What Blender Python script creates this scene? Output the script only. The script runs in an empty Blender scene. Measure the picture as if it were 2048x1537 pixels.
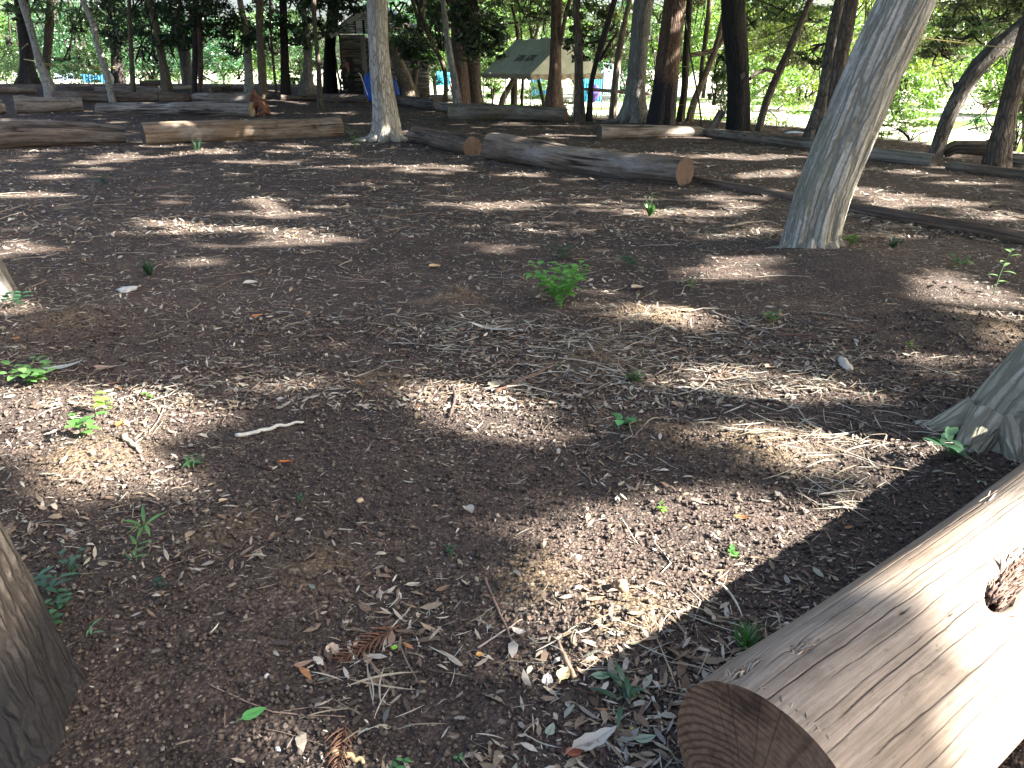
import bpy, math, random
import numpy as np
from mathutils import Vector

R = np.random.default_rng(11)
random.seed(5)
scene = bpy.context.scene
COL = scene.collection
rad = math.radians

# ------------------------------------------------------------------ camera model
F, PITCH, CAMH = 1500.0, rad(23.05), 1.5
FW = np.array([0, math.cos(PITCH), -math.sin(PITCH)])
UP = np.array([0, math.sin(PITCH), math.cos(PITCH)])

def proj(P):
    P = np.asarray(P, float) - np.array([0, 0, CAMH])
    d = P @ FW
    d = np.where(np.abs(d) < 1e-4, 1e-4, d)
    return 1024 + F * P[..., 0] / d, 768.5 - F * (P @ UP) / d, d

def ray(x, y):
    return FW + UP * ((768.5 - y) / F) + np.array([1, 0, 0]) * ((x - 1024) / F)

def swell(x, y):
    """the low rise of the forest floor at the far left"""
    t = np.clip((np.asarray(y, float) - 30) / 13, 0, 1); u = np.clip((-7.5 - np.asarray(x, float)) / 5, 0, 1)
    return .50 * t * t * (3 - 2 * t) * u * u * (3 - 2 * u)

def gnd(x, y, z=0.0):
    D = ray(x, y); P = None
    for k in range(14):
        P = np.array([0, 0, CAMH]) + D * ((z - CAMH) / D[2])
        z = .5 * z + .5 * float(swell(P[0], P[1]))
    return P

def at(x, y, Y):
    """point of the vertical plane world-y = Y seen in direction (x, y)"""
    D = ray(x, y)
    return np.array([0, 0, CAMH]) + D * (Y / D[1])

# ------------------------------------------------------------------ sun
SAZ, SEL = rad(-12), rad(32)
SUN = np.array([math.cos(SEL) * math.cos(SAZ), math.cos(SEL) * math.sin(SAZ), math.sin(SEL)])

# ------------------------------------------------------------------ noise
def _h(i, j, k, s):
    n = (i * 374761393 + j * 668265263 + k * 2147483647 + s * 1274126177) & 0xffffffff
    n = ((n ^ (n >> 13)) * 1274126177) & 0xffffffff
    n = ((n ^ (n >> 16)) * 2246822519) & 0xffffffff
    return ((n ^ (n >> 15)) & 0xffff) / 65535.0

def vn(p, s=0):
    p = np.asarray(p, float)
    i = np.floor(p).astype(np.int64); f = p - i
    f = f * f * (3 - 2 * f)
    x, y, z = i[..., 0], i[..., 1], i[..., 2]
    fx, fy, fz = f[..., 0], f[..., 1], f[..., 2]
    def L(a, b, t): return a + (b - a) * t
    c = lambda a, b, d: _h(x + a, y + b, z + d, s)
    return L(L(L(c(0,0,0), c(1,0,0), fx), L(c(0,1,0), c(1,1,0), fx), fy),
             L(L(c(0,0,1), c(1,0,1), fx), L(c(0,1,1), c(1,1,1), fx), fy), fz)

def fbm(p, o=3, s=0):
    a, t, r = 1.0, 0, 0
    p = np.asarray(p, float)
    for k in range(o):
        r = r + a * vn(p * 2 ** k, s + k); t += a; a *= .5
    return r / t

def n2(x, y, sc, o=2, s=0):
    x = np.asarray(x, float); y = np.asarray(y, float)
    return fbm(np.stack([x * sc, y * sc, np.full_like(x, s * 1.7 + .3)], -1), o, s)

def sstep(a, b, x):
    t = np.clip((x - a) / (b - a), 0, 1)
    return t * t * (3 - 2 * t)

# ------------------------------------------------------------------ mesh building
def mk(name, V, faces, mat=None, parent=None, smooth=True, attrs=None, col=None):
    """faces: list of integer arrays (n, k); V world or local coordinates"""
    V = np.asarray(V, np.float32).reshape(-1, 3)
    me = bpy.data.meshes.new(name)
    me.vertices.add(len(V)); me.vertices.foreach_set('co', V.ravel())
    fs = [np.asarray(f, np.int32) for f in faces if len(f)]
    nl = sum(f.size for f in fs); nf = sum(len(f) for f in fs)
    me.loops.add(nl); me.polygons.add(nf)
    me.loops.foreach_set('vertex_index', np.concatenate([f.ravel() for f in fs]))
    tot = np.concatenate([np.full(len(f), f.shape[1], np.int32) for f in fs])
    st = np.concatenate([[0], np.cumsum(tot)[:-1]]).astype(np.int32)
    me.polygons.foreach_set('loop_start', st)
    me.polygons.foreach_set('loop_total', tot)
    me.polygons.foreach_set('use_smooth', np.full(nf, smooth, bool))
    if attrs:
        for k, a in attrs.items():
            a = np.asarray(a, np.float32)
            if a.ndim == 1:
                t = me.attributes.new(k, 'FLOAT', 'POINT'); t.data.foreach_set('value', a)
            else:
                t = me.attributes.new(k, 'FLOAT_VECTOR', 'POINT'); t.data.foreach_set('vector', a.ravel())
    if col is not None:
        c = np.ones((len(V), 4), np.float32); c[:, :3] = col
        t = me.attributes.new('col', 'FLOAT_COLOR', 'POINT'); t.data.foreach_set('color', c.ravel())
    me.update(calc_edges=True)
    me.validate()
    if mat: me.materials.append(mat)
    o = bpy.data.objects.new(name, me)
    COL.objects.link(o)
    if parent: o.parent = parent
    return o

def tag(o, label=None, cat=None, group=None, kind=None):
    if label: o['label'] = label
    if cat: o['category'] = cat
    if group: o['group'] = group
    if kind: o['kind'] = kind
    return o

def empty(name, loc):
    o = bpy.data.objects.new(name, None); COL.objects.link(o)
    o.location = [float(a) for a in loc]; o.empty_display_size = .1
    return o

def resample(P, n):
    P = np.asarray(P, float)
    if len(P) == 2:
        return P[0] + (P[1] - P[0]) * np.linspace(0, 1, n)[:, None]
    d = np.concatenate([[0], np.cumsum(np.linalg.norm(np.diff(P[:, :3], axis=0), axis=1))])
    t = np.linspace(0, d[-1], n)
    i = np.clip(np.searchsorted(d, t, side='right') - 1, 0, len(P) - 2)
    u = ((t - d[i]) / np.maximum(d[i + 1] - d[i], 1e-6))[:, None]
    p0, p1, p2, p3 = P[np.maximum(i - 1, 0)], P[i], P[i + 1], P[np.minimum(i + 2, len(P) - 1)]
    return .5 * (2 * p1 + (p2 - p0) * u + (2 * p0 - 5 * p1 + 4 * p2 - p3) * u * u + (3 * p1 - p0 - 3 * p2 + p3) * u ** 3)

def smooth_path(P, n, passes=6):
    """even spacing along a polyline of (x, y, z, r), corners rounded"""
    P = np.asarray(P, float)
    d = np.concatenate([[0], np.cumsum(np.linalg.norm(np.diff(P[:, :3], axis=0), axis=1))])
    t = np.linspace(0, d[-1], n)
    Q = np.stack([np.interp(t, d, P[:, k]) for k in range(P.shape[1])], -1)
    w = max(1, int(.16 / (d[-1] / n)))
    for _ in range(passes):
        S = Q.copy()
        for k in range(1, w + 1):
            A = np.concatenate([np.repeat(Q[:1], k, 0), Q[:-k]]); B = np.concatenate([Q[k:], np.repeat(Q[-1:], k, 0)])
            S = S + A + B
        S /= 2 * w + 1; S[0] = Q[0]; S[-1] = Q[-1]; Q = S
    return Q

def tube(C, rr, seg, cap=True, disp=None, ref=(0, 1, 0)):
    """swept tube; returns V, faces, bark coords, theta (n,seg), s (n)"""
    C = np.asarray(C, float); rr = np.asarray(rr, float); n = len(C)
    T = np.gradient(C, axis=0); T /= np.linalg.norm(T, axis=1)[:, None] + 1e-9
    A = np.zeros_like(T)
    a = np.asarray(ref, float)
    for i in range(n):
        a = a - T[i] * (a @ T[i]); nn = np.linalg.norm(a)
        if nn < 1e-3: a = np.array([1, .3, .2]) - T[i] * T[i][0]; nn = np.linalg.norm(a)
        a = a / nn; A[i] = a
    B = np.cross(T, A)
    th = np.linspace(0, 2 * np.pi, seg, endpoint=False)
    s = np.concatenate([[0], np.cumsum(np.linalg.norm(np.diff(C, axis=0), axis=1))])
    r0 = max(.02, float(np.median(rr)))
    bark = np.stack([np.broadcast_to(r0 * np.cos(th), (n, seg)), np.broadcast_to(r0 * np.sin(th), (n, seg)),
                     np.broadcast_to(s[:, None], (n, seg))], -1)
    rad_ = np.broadcast_to(rr[:, None], (n, seg)).copy()
    if disp is not None:
        rad_ = disp(rad_, bark, th[None, :], s[:, None])
    V = C[:, None] + rad_[..., None] * (np.cos(th)[None, :, None] * A[:, None] + np.sin(th)[None, :, None] * B[:, None])
    i = np.arange(n - 1)[:, None] * seg; j = np.arange(seg)[None]; k = (j + 1) % seg
    q = np.stack([i + j, i + k, i + seg + k, i + seg + j], -1).reshape(-1, 4)
    V = V.reshape(-1, 3); bark = bark.reshape(-1, 3)
    faces = [q]
    if cap:
        V = np.concatenate([V, C[:1], C[-1:]]); bark = np.concatenate([bark, bark[:1], bark[-1:]])
        j = j[0]; k = k[0]
        faces.append(np.stack([k, j, np.full(seg, n * seg)], -1))
        faces.append(np.stack([(n - 1) * seg + j, (n - 1) * seg + k, np.full(seg, n * seg + 1)], -1))
    return V, faces, bark, s

class MB:
    """collects pieces into one mesh"""
    def __init__(self): self.V = []; self.F = {3: [], 4: []}; self.n = 0; self.B = []; self.C = []
    def add(self, V, faces, bark=None, col=None):
        V = np.asarray(V, float).reshape(-1, 3)
        for f in faces:
            f = np.asarray(f)
            if len(f): self.F[f.shape[1]].append(f + self.n)
        self.V.append(V); self.n += len(V)
        self.B.append(np.zeros_like(V) if bark is None else bark)
        c = np.ones((len(V), 3)) if col is None else np.broadcast_to(np.asarray(col, float), (len(V), 3))
        self.C.append(c)
        return self
    def tube(self, P, r, seg=6, n=None, col=None, cap=True, disp=None):
        P = np.asarray(P, float); n = n or max(2, len(P) * 3)
        C = resample(P, n)
        rr = np.interp(np.linspace(0, 1, n), np.linspace(0, 1, len(np.atleast_1d(r))), np.atleast_1d(r))
        V, f, b, s = tube(C, rr, seg, cap, disp)
        return self.add(V, f, b, col)
    def box(self, c, size, ax=None, col=None):
        c = np.asarray(c, float); h = np.asarray(size, float) / 2
        X = np.eye(3) if ax is None else np.asarray(ax, float)
        s = np.array([[a, b, d] for a in (-1, 1) for b in (-1, 1) for d in (-1, 1)], float)
        V = c + (s * h) @ X
        q = np.array([[0, 1, 3, 2], [4, 6, 7, 5], [0, 4, 5, 1], [2, 3, 7, 6], [0, 2, 6, 4], [1, 5, 7, 3]])
        return self.add(V, [q], None, col)
    def build(self, name, mat, parent=None, smooth=True, off=None):
        V = np.concatenate(self.V)
        if off is not None: V = V - np.asarray(off, float)
        return mk(name, V, [np.concatenate(self.F[k]) for k in (3, 4) if self.F[k]], mat, parent, smooth,
                  {'bark': np.concatenate(self.B)}, np.concatenate(self.C))

# ------------------------------------------------------------------ materials
def newmat(name):
    m = bpy.data.materials.new(name); m.use_nodes = True
    nt = m.node_tree; nt.nodes.clear()
    return m, nt

def nd(nt, typ, props=None, **inp):
    n = nt.nodes.new(typ)
    for k, v in (props or {}).items(): setattr(n, k, v)
    for k, v in inp.items():
        key = int(k[1:]) if k[0] == 'i' and k[1:].isdigit() else k.replace('_', ' ')
        sock = n.inputs[key]
        if isinstance(v, bpy.types.NodeSocket): nt.links.new(v, sock)
        else: sock.default_value = v
    return n

def attr(nt, name, out='Vector'):
    return nd(nt, 'ShaderNodeAttribute', {'attribute_name': name}).outputs[out]

def noise(nt, vec, scale=5, detail=4, rough=.55, dist=0):
    return nd(nt, 'ShaderNodeTexNoise', None, Vector=vec, Scale=scale, Detail=detail, Roughness=rough, Distortion=dist).outputs['Fac']

def vmul(nt, vec, s):
    return nd(nt, 'ShaderNodeVectorMath', {'operation': 'MULTIPLY'}, i0=vec, i1=s).outputs[0]

def mth(nt, op, a, b=0.0, clamp=False):
    return nd(nt, 'ShaderNodeMath', {'operation': op, 'use_clamp': clamp}, i0=a, i1=b).outputs[0]

def mapr(nt, v, a, b, c=0.0, d=1.0, smooth=True):
    n = nd(nt, 'ShaderNodeMapRange', {'interpolation_type': 'SMOOTHSTEP' if smooth else 'LINEAR'}, Value=v)
    for k, x in zip((1, 2, 3, 4), (a, b, c, d)): n.inputs[k].default_value = x
    return n.outputs[0]

def c4(c): return (c[0], c[1], c[2], 1.0)

def mix(nt, f, a, b, mode='MIX'):
    n = nd(nt, 'ShaderNodeMix', {'data_type': 'RGBA', 'blend_type': mode})
    for k, v in ((0, f), (6, a), (7, b)):
        if isinstance(v, bpy.types.NodeSocket): nt.links.new(v, n.inputs[k])
        else: n.inputs[k].default_value = v if k == 0 else c4(v)
    return n.outputs[2]

def finish(nt, col, rough=.85, height=None, bump=.5, dist=.02, spec=.25):
    b = nd(nt, 'ShaderNodeBsdfPrincipled')
    if isinstance(col, bpy.types.NodeSocket): nt.links.new(col, b.inputs['Base Color'])
    else: b.inputs['Base Color'].default_value = c4(col)
    if isinstance(rough, bpy.types.NodeSocket): nt.links.new(rough, b.inputs['Roughness'])
    else: b.inputs['Roughness'].default_value = rough
    b.inputs['Specular IOR Level'].default_value = spec
    if height is not None:
        bp = nd(nt, 'ShaderNodeBump', None, Strength=bump, Distance=dist, Height=height)
        nt.links.new(bp.outputs[0], b.inputs['Normal'])
    o = nd(nt, 'ShaderNodeOutputMaterial'); nt.links.new(b.outputs[0], o.inputs[0])
    return b

def m_bark(name, dark, light, furrow=7.0, stretch=.12, lichen=None, lich_amt=.5, spots=None, char=None, contrast=(.35, .62), fine=1.0, cw=.085, cd=.88, plate=26, pst=.14, pw=.17, bump=.9, bd=.02):
    """bark coordinates: x, y round the trunk, z along it"""
    m, nt = newmat(name)
    v = attr(nt, 'bark')
    w = vmul(nt, v, (1, 1, stretch))
    warp = noise(nt, vmul(nt, v, (1, 1, .4)), 3, 2)
    wv = nd(nt, 'ShaderNodeVectorMath', {'operation': 'ADD'}, i0=w, i1=nd(nt, 'ShaderNodeCombineXYZ', None, X=mth(nt, 'MULTIPLY', warp, .05), Y=mth(nt, 'MULTIPLY', warp, -.045), Z=0.0).outputs[0]).outputs[0]
    a = noise(nt, wv, furrow * 2.2, 7, .72)
    rg = noise(nt, wv, furrow * 1.7, 3, .5)
    crack = mapr(nt, mth(nt, 'ABSOLUTE', mth(nt, 'SUBTRACT', rg, .5)), .0, cw)
    rg2 = noise(nt, vmul(nt, v, (1, 1, stretch * 2.2)), furrow * 4.2, 3, .55)
    crack2 = mapr(nt, mth(nt, 'ABSOLUTE', mth(nt, 'SUBTRACT', rg2, .5)), .0, cw, .3, 1)
    crack = mth(nt, 'MULTIPLY', crack, crack2)
    fineN = noise(nt, vmul(nt, v, (1, 1, .45)), 60 * fine, 6, .75)
    f = mapr(nt, a, *contrast)
    f = mth(nt, 'ADD', mth(nt, 'MULTIPLY', f, .6), mth(nt, 'MULTIPLY', mapr(nt, fineN, .3, .7), .4), True)
    dst = nd(nt, 'ShaderNodeTexNoise', None, Vector=vmul(nt, v, (1, 1, .5)), Scale=plate * .7, Detail=3.0).outputs['Color']
    pv = nd(nt, 'ShaderNodeVectorMath', {'operation': 'MULTIPLY_ADD'}, i0=dst, i1=(.55 / plate, .55 / plate, .3 / plate), i2=vmul(nt, v, (1, 1, pst))).outputs[0]
    pe = nd(nt, 'ShaderNodeTexVoronoi', {'feature': 'DISTANCE_TO_EDGE'}, Vector=pv, Scale=plate).outputs['Distance']
    pc = nd(nt, 'ShaderNodeSeparateColor', None, Color=nd(nt, 'ShaderNodeTexVoronoi', None, Vector=pv, Scale=plate).outputs['Color']).outputs[0]
    gap = mapr(nt, mth(nt, 'ADD', pe, mth(nt, 'MULTIPLY', mth(nt, 'SUBTRACT', fineN, .5), .12)), .01, pw)
    f = mth(nt, 'MULTIPLY', f, mth(nt, 'ADD', mth(nt, 'MULTIPLY', pc, .5), .7))
    crack = mth(nt, 'MULTIPLY', mth(nt, 'ADD', mth(nt, 'MULTIPLY', crack, .45), .55), gap)
    f = mth(nt, 'MULTIPLY', f, mth(nt, 'ADD', mth(nt, 'MULTIPLY', crack, cd), 1 - cd))
    col = mix(nt, f, dark, light)
    if lichen:
        L = mapr(nt, noise(nt, vmul(nt, v, (1, 1, .45)), 2.6, 6, .65), .62 - .25 * lich_amt, .80 - .25 * lich_amt)
        col = mix(nt, mth(nt, 'MULTIPLY', L, .8), col, mix(nt, f, [c * .55 for c in lichen], lichen))
    if spots:
        S = mapr(nt, noise(nt, vmul(nt, v, (1, 1, .6)), 16, 3, .6), .56, .66)
        col = mix(nt, S, col, spots)
    if char:
        z = nd(nt, 'ShaderNodeSeparateXYZ', None, Vector=v).outputs[2]
        cz = mth(nt, 'ADD', z, mth(nt, 'MULTIPLY', noise(nt, v, 3, 4), .9 * char))
        cm = mapr(nt, cz, char * 1.1, char * 1.5, 1, 0)
        col = mix(nt, mth(nt, 'MULTIPLY', cm, .93), col, (.016, .017, .02))
    h = mth(nt, 'ADD', mth(nt, 'MULTIPLY', crack, .8), mth(nt, 'MULTIPLY', fineN, .45))
    finish(nt, col, .9, h, bump, bd)
    return m

def m_log(name, dark, light, tint=None, cracks=1.0, streak=9.0, bleach=(.45, .43, .40), crackscale=9.0, crackw=.075, bump=.7):
    m, nt = newmat(name)
    v = attr(nt, 'bark')
    w = vmul(nt, v, (1, 1, .06))
    a = noise(nt, w, streak * 2, 8, .74, .25)
    b = noise(nt, vmul(nt, v, (1, 1, .3)), 3.5, 5, .6)
    fine = noise(nt, vmul(nt, v, (1, 1, .05)), 110, 5, .7)
    blot = noise(nt, vmul(nt, v, (1, 1, .55)), 9, 6, .72)
    col = mix(nt, mapr(nt, a, .32, .68), dark, light)
    col = mix(nt, mapr(nt, b, .45, .75), col, bleach)
    if tint: col = mix(nt, mapr(nt, noise(nt, vmul(nt, v, (1, 1, .4)), 2.2, 4), .50, .70), col, tint)
    col = mix(nt, mapr(nt, fine, .35, .7, .0, .5), col, [c * .35 for c in dark])
    col = mix(nt, mapr(nt, blot, .5, .72, 0, .55), col, [c * .6 for c in dark])
    speck = noise(nt, vmul(nt, v, (1, 1, .35)), 75, 4, .7)
    col = mix(nt, mapr(nt, speck, .58, .72, 0, .5), col, [c * .4 for c in dark])
    n1 = noise(nt, vmul(nt, v, (1, 1, .035)), crackscale, 2, .45)
    d = mth(nt, 'ABSOLUTE', mth(nt, 'SUBTRACT', n1, .5))
    gate = mapr(nt, noise(nt, vmul(nt, v, (1, 1, .25)), 3.3, 2), .40, .62)
    cr = nd(nt, 'ShaderNodeMapRange', {'interpolation_type': 'SMOOTHSTEP'}, Value=d, i1=0.0, i2=mth(nt, 'ADD', mth(nt, 'MULTIPLY', gate, crackw), .0015), i3=1.0, i4=0.0).outputs[0]
    cr = mth(nt, 'MULTIPLY', mth(nt, 'MULTIPLY', cr, mth(nt, 'MINIMUM', mth(nt, 'ADD', gate, .15), 1.0)), min(1.0, .9 * cracks))
    col = mix(nt, cr, col, (.012, .01, .009))
    st = nd(nt, 'ShaderNodeAttribute', {'attribute_name': 'stain'}).outputs['Fac']
    col = mix(nt, st, col, (.02, .015, .012))
    h = mth(nt, 'SUBTRACT', mth(nt, 'ADD', mth(nt, 'MULTIPLY', a, .5), mth(nt, 'MULTIPLY', fine, .25)), cr)
    finish(nt, col, .82, h, bump, .012)
    return m

def m_cut(name, dark, light, rings=55.0):
    m, nt = newmat(name)
    v = attr(nt, 'bark')
    wn = nd(nt, 'ShaderNodeTexNoise', None, Vector=v, Scale=3.0, Detail=3.0).outputs['Color']
    off = nd(nt, 'ShaderNodeVectorMath', {'operation': 'MULTIPLY_ADD'}, i0=wn, i1=(.10, .10, 0), i2=v).outputs[0]
    sep = nd(nt, 'ShaderNodeVectorMath', {'operation': 'LENGTH'}, i0=off).outputs['Value']
    r = mth(nt, 'ADD', mth(nt, 'MULTIPLY', sep, rings), mth(nt, 'MULTIPLY', noise(nt, v, 9, 3), 1.4))
    s = mth(nt, 'SINE', mth(nt, 'MULTIPLY', r, 6.283))
    k = mapr(nt, s, -.2, .95)
    blot = noise(nt, v, 6, 6, .65)
    fine = noise(nt, v, 60, 3, .6)
    gate = mapr(nt, noise(nt, v, 3.4, 2), .42, .6)
    col = mix(nt, mth(nt, 'MULTIPLY', mth(nt, 'MULTIPLY', k, gate), .75), light, dark)
    col = mix(nt, mapr(nt, blot, .5, .72, 0, .8), col, [c * .35 for c in dark])
    col = mix(nt, mapr(nt, fine, .35, .75, 0, .45), col, [c * .4 for c in dark])
    dirv = nd(nt, 'ShaderNodeVectorMath', {'operation': 'NORMALIZE'}, i0=nd(nt, 'ShaderNodeVectorMath', {'operation': 'MULTIPLY_ADD'}, i0=wn, i1=(.03, .03, 0), i2=v).outputs[0]).outputs[0]
    rc = noise(nt, dirv, 3.2, 1, .4)
    rl = nd(nt, 'ShaderNodeVectorMath', {'operation': 'LENGTH'}, i0=v).outputs['Value']
    rck = mth(nt, 'MULTIPLY', mapr(nt, mth(nt, 'ABSOLUTE', mth(nt, 'SUBTRACT', rc, .5)), 0, .022, 1, 0), mapr(nt, rl, .03, .12))
    col = mix(nt, mth(nt, 'MULTIPLY', rck, .30), col, (.012, .009, .007))
    h = mth(nt, 'SUBTRACT', mth(nt, 'SUBTRACT', mth(nt, 'MULTIPLY', fine, .7), mth(nt, 'MULTIPLY', k, .25)), rck)
    finish(nt, col, .9, h, .6, .006)
    return m

def m_leaf(name, trans=.45, rough=.5, gloss=.12):
    m, nt = newmat(name)
    c = attr(nt, 'col', 'Color')
    d = nd(nt, 'ShaderNodeBsdfDiffuse', None, Color=c)
    warm = nd(nt, 'ShaderNodeMix', {'data_type': 'RGBA', 'blend_type': 'MULTIPLY'})
    warm.inputs[0].default_value = 1.0
    nt.links.new(c, warm.inputs[6]); warm.inputs[7].default_value = (1.5, 1.45, .55, 1)
    t = nd(nt, 'ShaderNodeBsdfTranslucent', None, Color=warm.outputs[2])
    mx = nd(nt, 'ShaderNodeMixShader', None, Fac=trans)
    nt.links.new(d.outputs[0], mx.inputs[1]); nt.links.new(t.outputs[0], mx.inputs[2])
    g = nd(nt, 'ShaderNodeBsdfGlossy', None, Color=(1, 1, 1, 1), Roughness=rough)
    fr = nd(nt, 'ShaderNodeMixShader', None, Fac=gloss * .5)
    nt.links.new(mx.outputs[0], fr.inputs[1]); nt.links.new(g.outputs[0], fr.inputs[2])
    o = nd(nt, 'ShaderNodeOutputMaterial'); nt.links.new(fr.outputs[0], o.inputs[0])
    return m

def m_vcol(name, rough=.8, bumpscale=120, bump=.3, var=.35):
    m, nt = newmat(name)
    c = attr(nt, 'col', 'Color')
    g = nd(nt, 'ShaderNodeNewGeometry').outputs['Position']
    n = noise(nt, g, bumpscale, 4, .6)
    col = mix(nt, mapr(nt, n, .3, .75, 0, var), c, (.03, .025, .02))
    finish(nt, col, rough, n, bump, .004)
    return m

def m_plain(name, colour, rough=.7, scale=8, var=.25, bump=.2, metal=0.0):
    m, nt = newmat(name)
    g = nd(nt, 'ShaderNodeNewGeometry').outputs['Position']
    n = noise(nt, g, scale, 6, .6)
    col = mix(nt, mapr(nt, n, .3, .75), [x * (1 - var) for x in colour], [min(1, x * (1 + var * .5)) for x in colour])
    b = finish(nt, col, rough, noise(nt, g, scale * 8, 3), bump, .01)
    b.inputs['Metallic'].default_value = metal
    return m
SKYS, SUNS, EXPO = .054, 5.0, 3.45
# ------------------------------------------------------------------ terrain
PLATEAU = np.array([(-80, -60), (-80, 47), (-13, 46.5), (-3.6, 44), (-2.4, 33), (-.6, 26.5), (1.5, 25), (4.2, 24.6), (6.2, 22.6),
                    (7.6, 19.6), (8.7, 15.2), (9.5, 13.0), (11.7, 11.2), (16.5, 8.6), (44, 3), (44, -60)], float)

def inpoly(x, y, P):
    c = np.zeros(np.shape(x), bool); n = len(P); j = n - 1
    for i in range(n):
        xi, yi = P[i]; xj, yj = P[j]
        if yi != yj:
            c ^= ((yi > y) != (yj > y)) & (x < (xj - xi) * (y - yi) / (yj - yi) + xi)
        j = i
    return c

def edgedist(x, y, P, closed=True):
    d = np.full(np.shape(x), 1e9); n = len(P)
    for i in range(n if closed else n - 1):
        a = P[i]; b = P[(i + 1) % n]; ab = b - a
        t = np.clip(((x - a[0]) * ab[0] + (y - a[1]) * ab[1]) / (ab @ ab), 0, 1)
        d = np.minimum(d, np.hypot(x - a[0] - t * ab[0], y - a[1] - t * ab[1]))
    return d

# little spill heaps of fine soil: (px, py, radius m, height m)
HEAPS = [(615, 1150, .13, .030), (440, 1065, .12, .025), (905, 600, .17, .075), (1290, 640, .30, .05), (1190, 725, .30, .035),
         (1500, 905, .26, .045), (1240, 1230, .17, .035), (1960, 660, .30, .05), (760, 765, .18, .03), (1060, 1155, .16, .03),
         (1310, 880, .14, .05), (170, 925, .25, .03), (110, 650, .30, .04), (510, 415, .35, .07), (1750, 560, .5, .05),
         (380, 1240, .4, .02), (1700, 525, .9, .06), (1970, 930, .5, .03)]
HEAPW = [(gnd(a, b)[0], gnd(a, b)[1], r, h) for a, b, r, h in HEAPS]

def heapmask(x, y):
    m = np.zeros(np.shape(x))
    for hx, hy, r, h in HEAPW:
        q = ((x - hx) ** 2 + (y - hy) ** 2) / (r * r)
        m = np.maximum(m, np.exp(-q * 1.3) * (1 if r < .32 else .0))
    return m

def terr(x, y, micro=True):
    x = np.asarray(x, float); y = np.asarray(y, float)
    d = edgedist(x, y, PLATEAU); out = ~inpoly(x, y, PLATEAU)
    z = -.85 * sstep(.2, 5.5, np.where(out, d, 0)) + swell(x, y) * (1 - sstep(.2, 5.5, np.where(out, d, 0)))
    if micro:
        near = np.exp(-np.maximum(0, y - 8) / 14)
        z = z + .05 * (n2(x, y, .55, 2, 3) - .5) + .022 * near * (n2(x, y, 4, 2, 7) - .5)
        for hx, hy, r, h in HEAPW:
            z = z + 1.35 * h * np.exp(-((x - hx) ** 2 + (y - hy) ** 2) / (r * r))
    return z

def build_ground():
    t = np.linspace(-1, 1, 561); a = 6.9
    xs = np.sinh(t * a) / math.sinh(a) * 420
    u = np.linspace(0, 1, 521)
    k = 6.6
    ys = .2 + np.sinh((u - .22) * k) / math.sinh(.78 * k) * 420
    X, Y = np.meshgrid(xs, ys)
    Z = terr(X, Y)
    fine = (np.hypot(X, Y) < 9)
    Z = Z + np.where(fine, .010 * (n2(X, Y, 28, 2, 9) - .5), 0)
    V = np.stack([X, Y, Z], -1).reshape(-1, 3)
    ny, nx = X.shape
    i = np.arange(ny - 1)[:, None] * nx; j = np.arange(nx - 1)[None]
    q = np.stack([i + j, i + j + 1, i + nx + j + 1, i + nx + j], -1).reshape(-1, 4)
    cen = V[q].mean(1)
    ins = inpoly(cen[:, 0], cen[:, 1], PLATEAU)
    hm = heapmask(X, Y).reshape(-1)
    for name, sel, mat in (('ground', ins, M_SOIL), ('lawn', ~ins, M_LAWN)):
        qq = q[sel]; used, inv = np.unique(qq, return_inverse=True)
        o = mk(name, V[used], [inv.reshape(-1, 4)], mat, None, True, {'heap': hm[used]})
        o['kind'] = 'structure'

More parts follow.
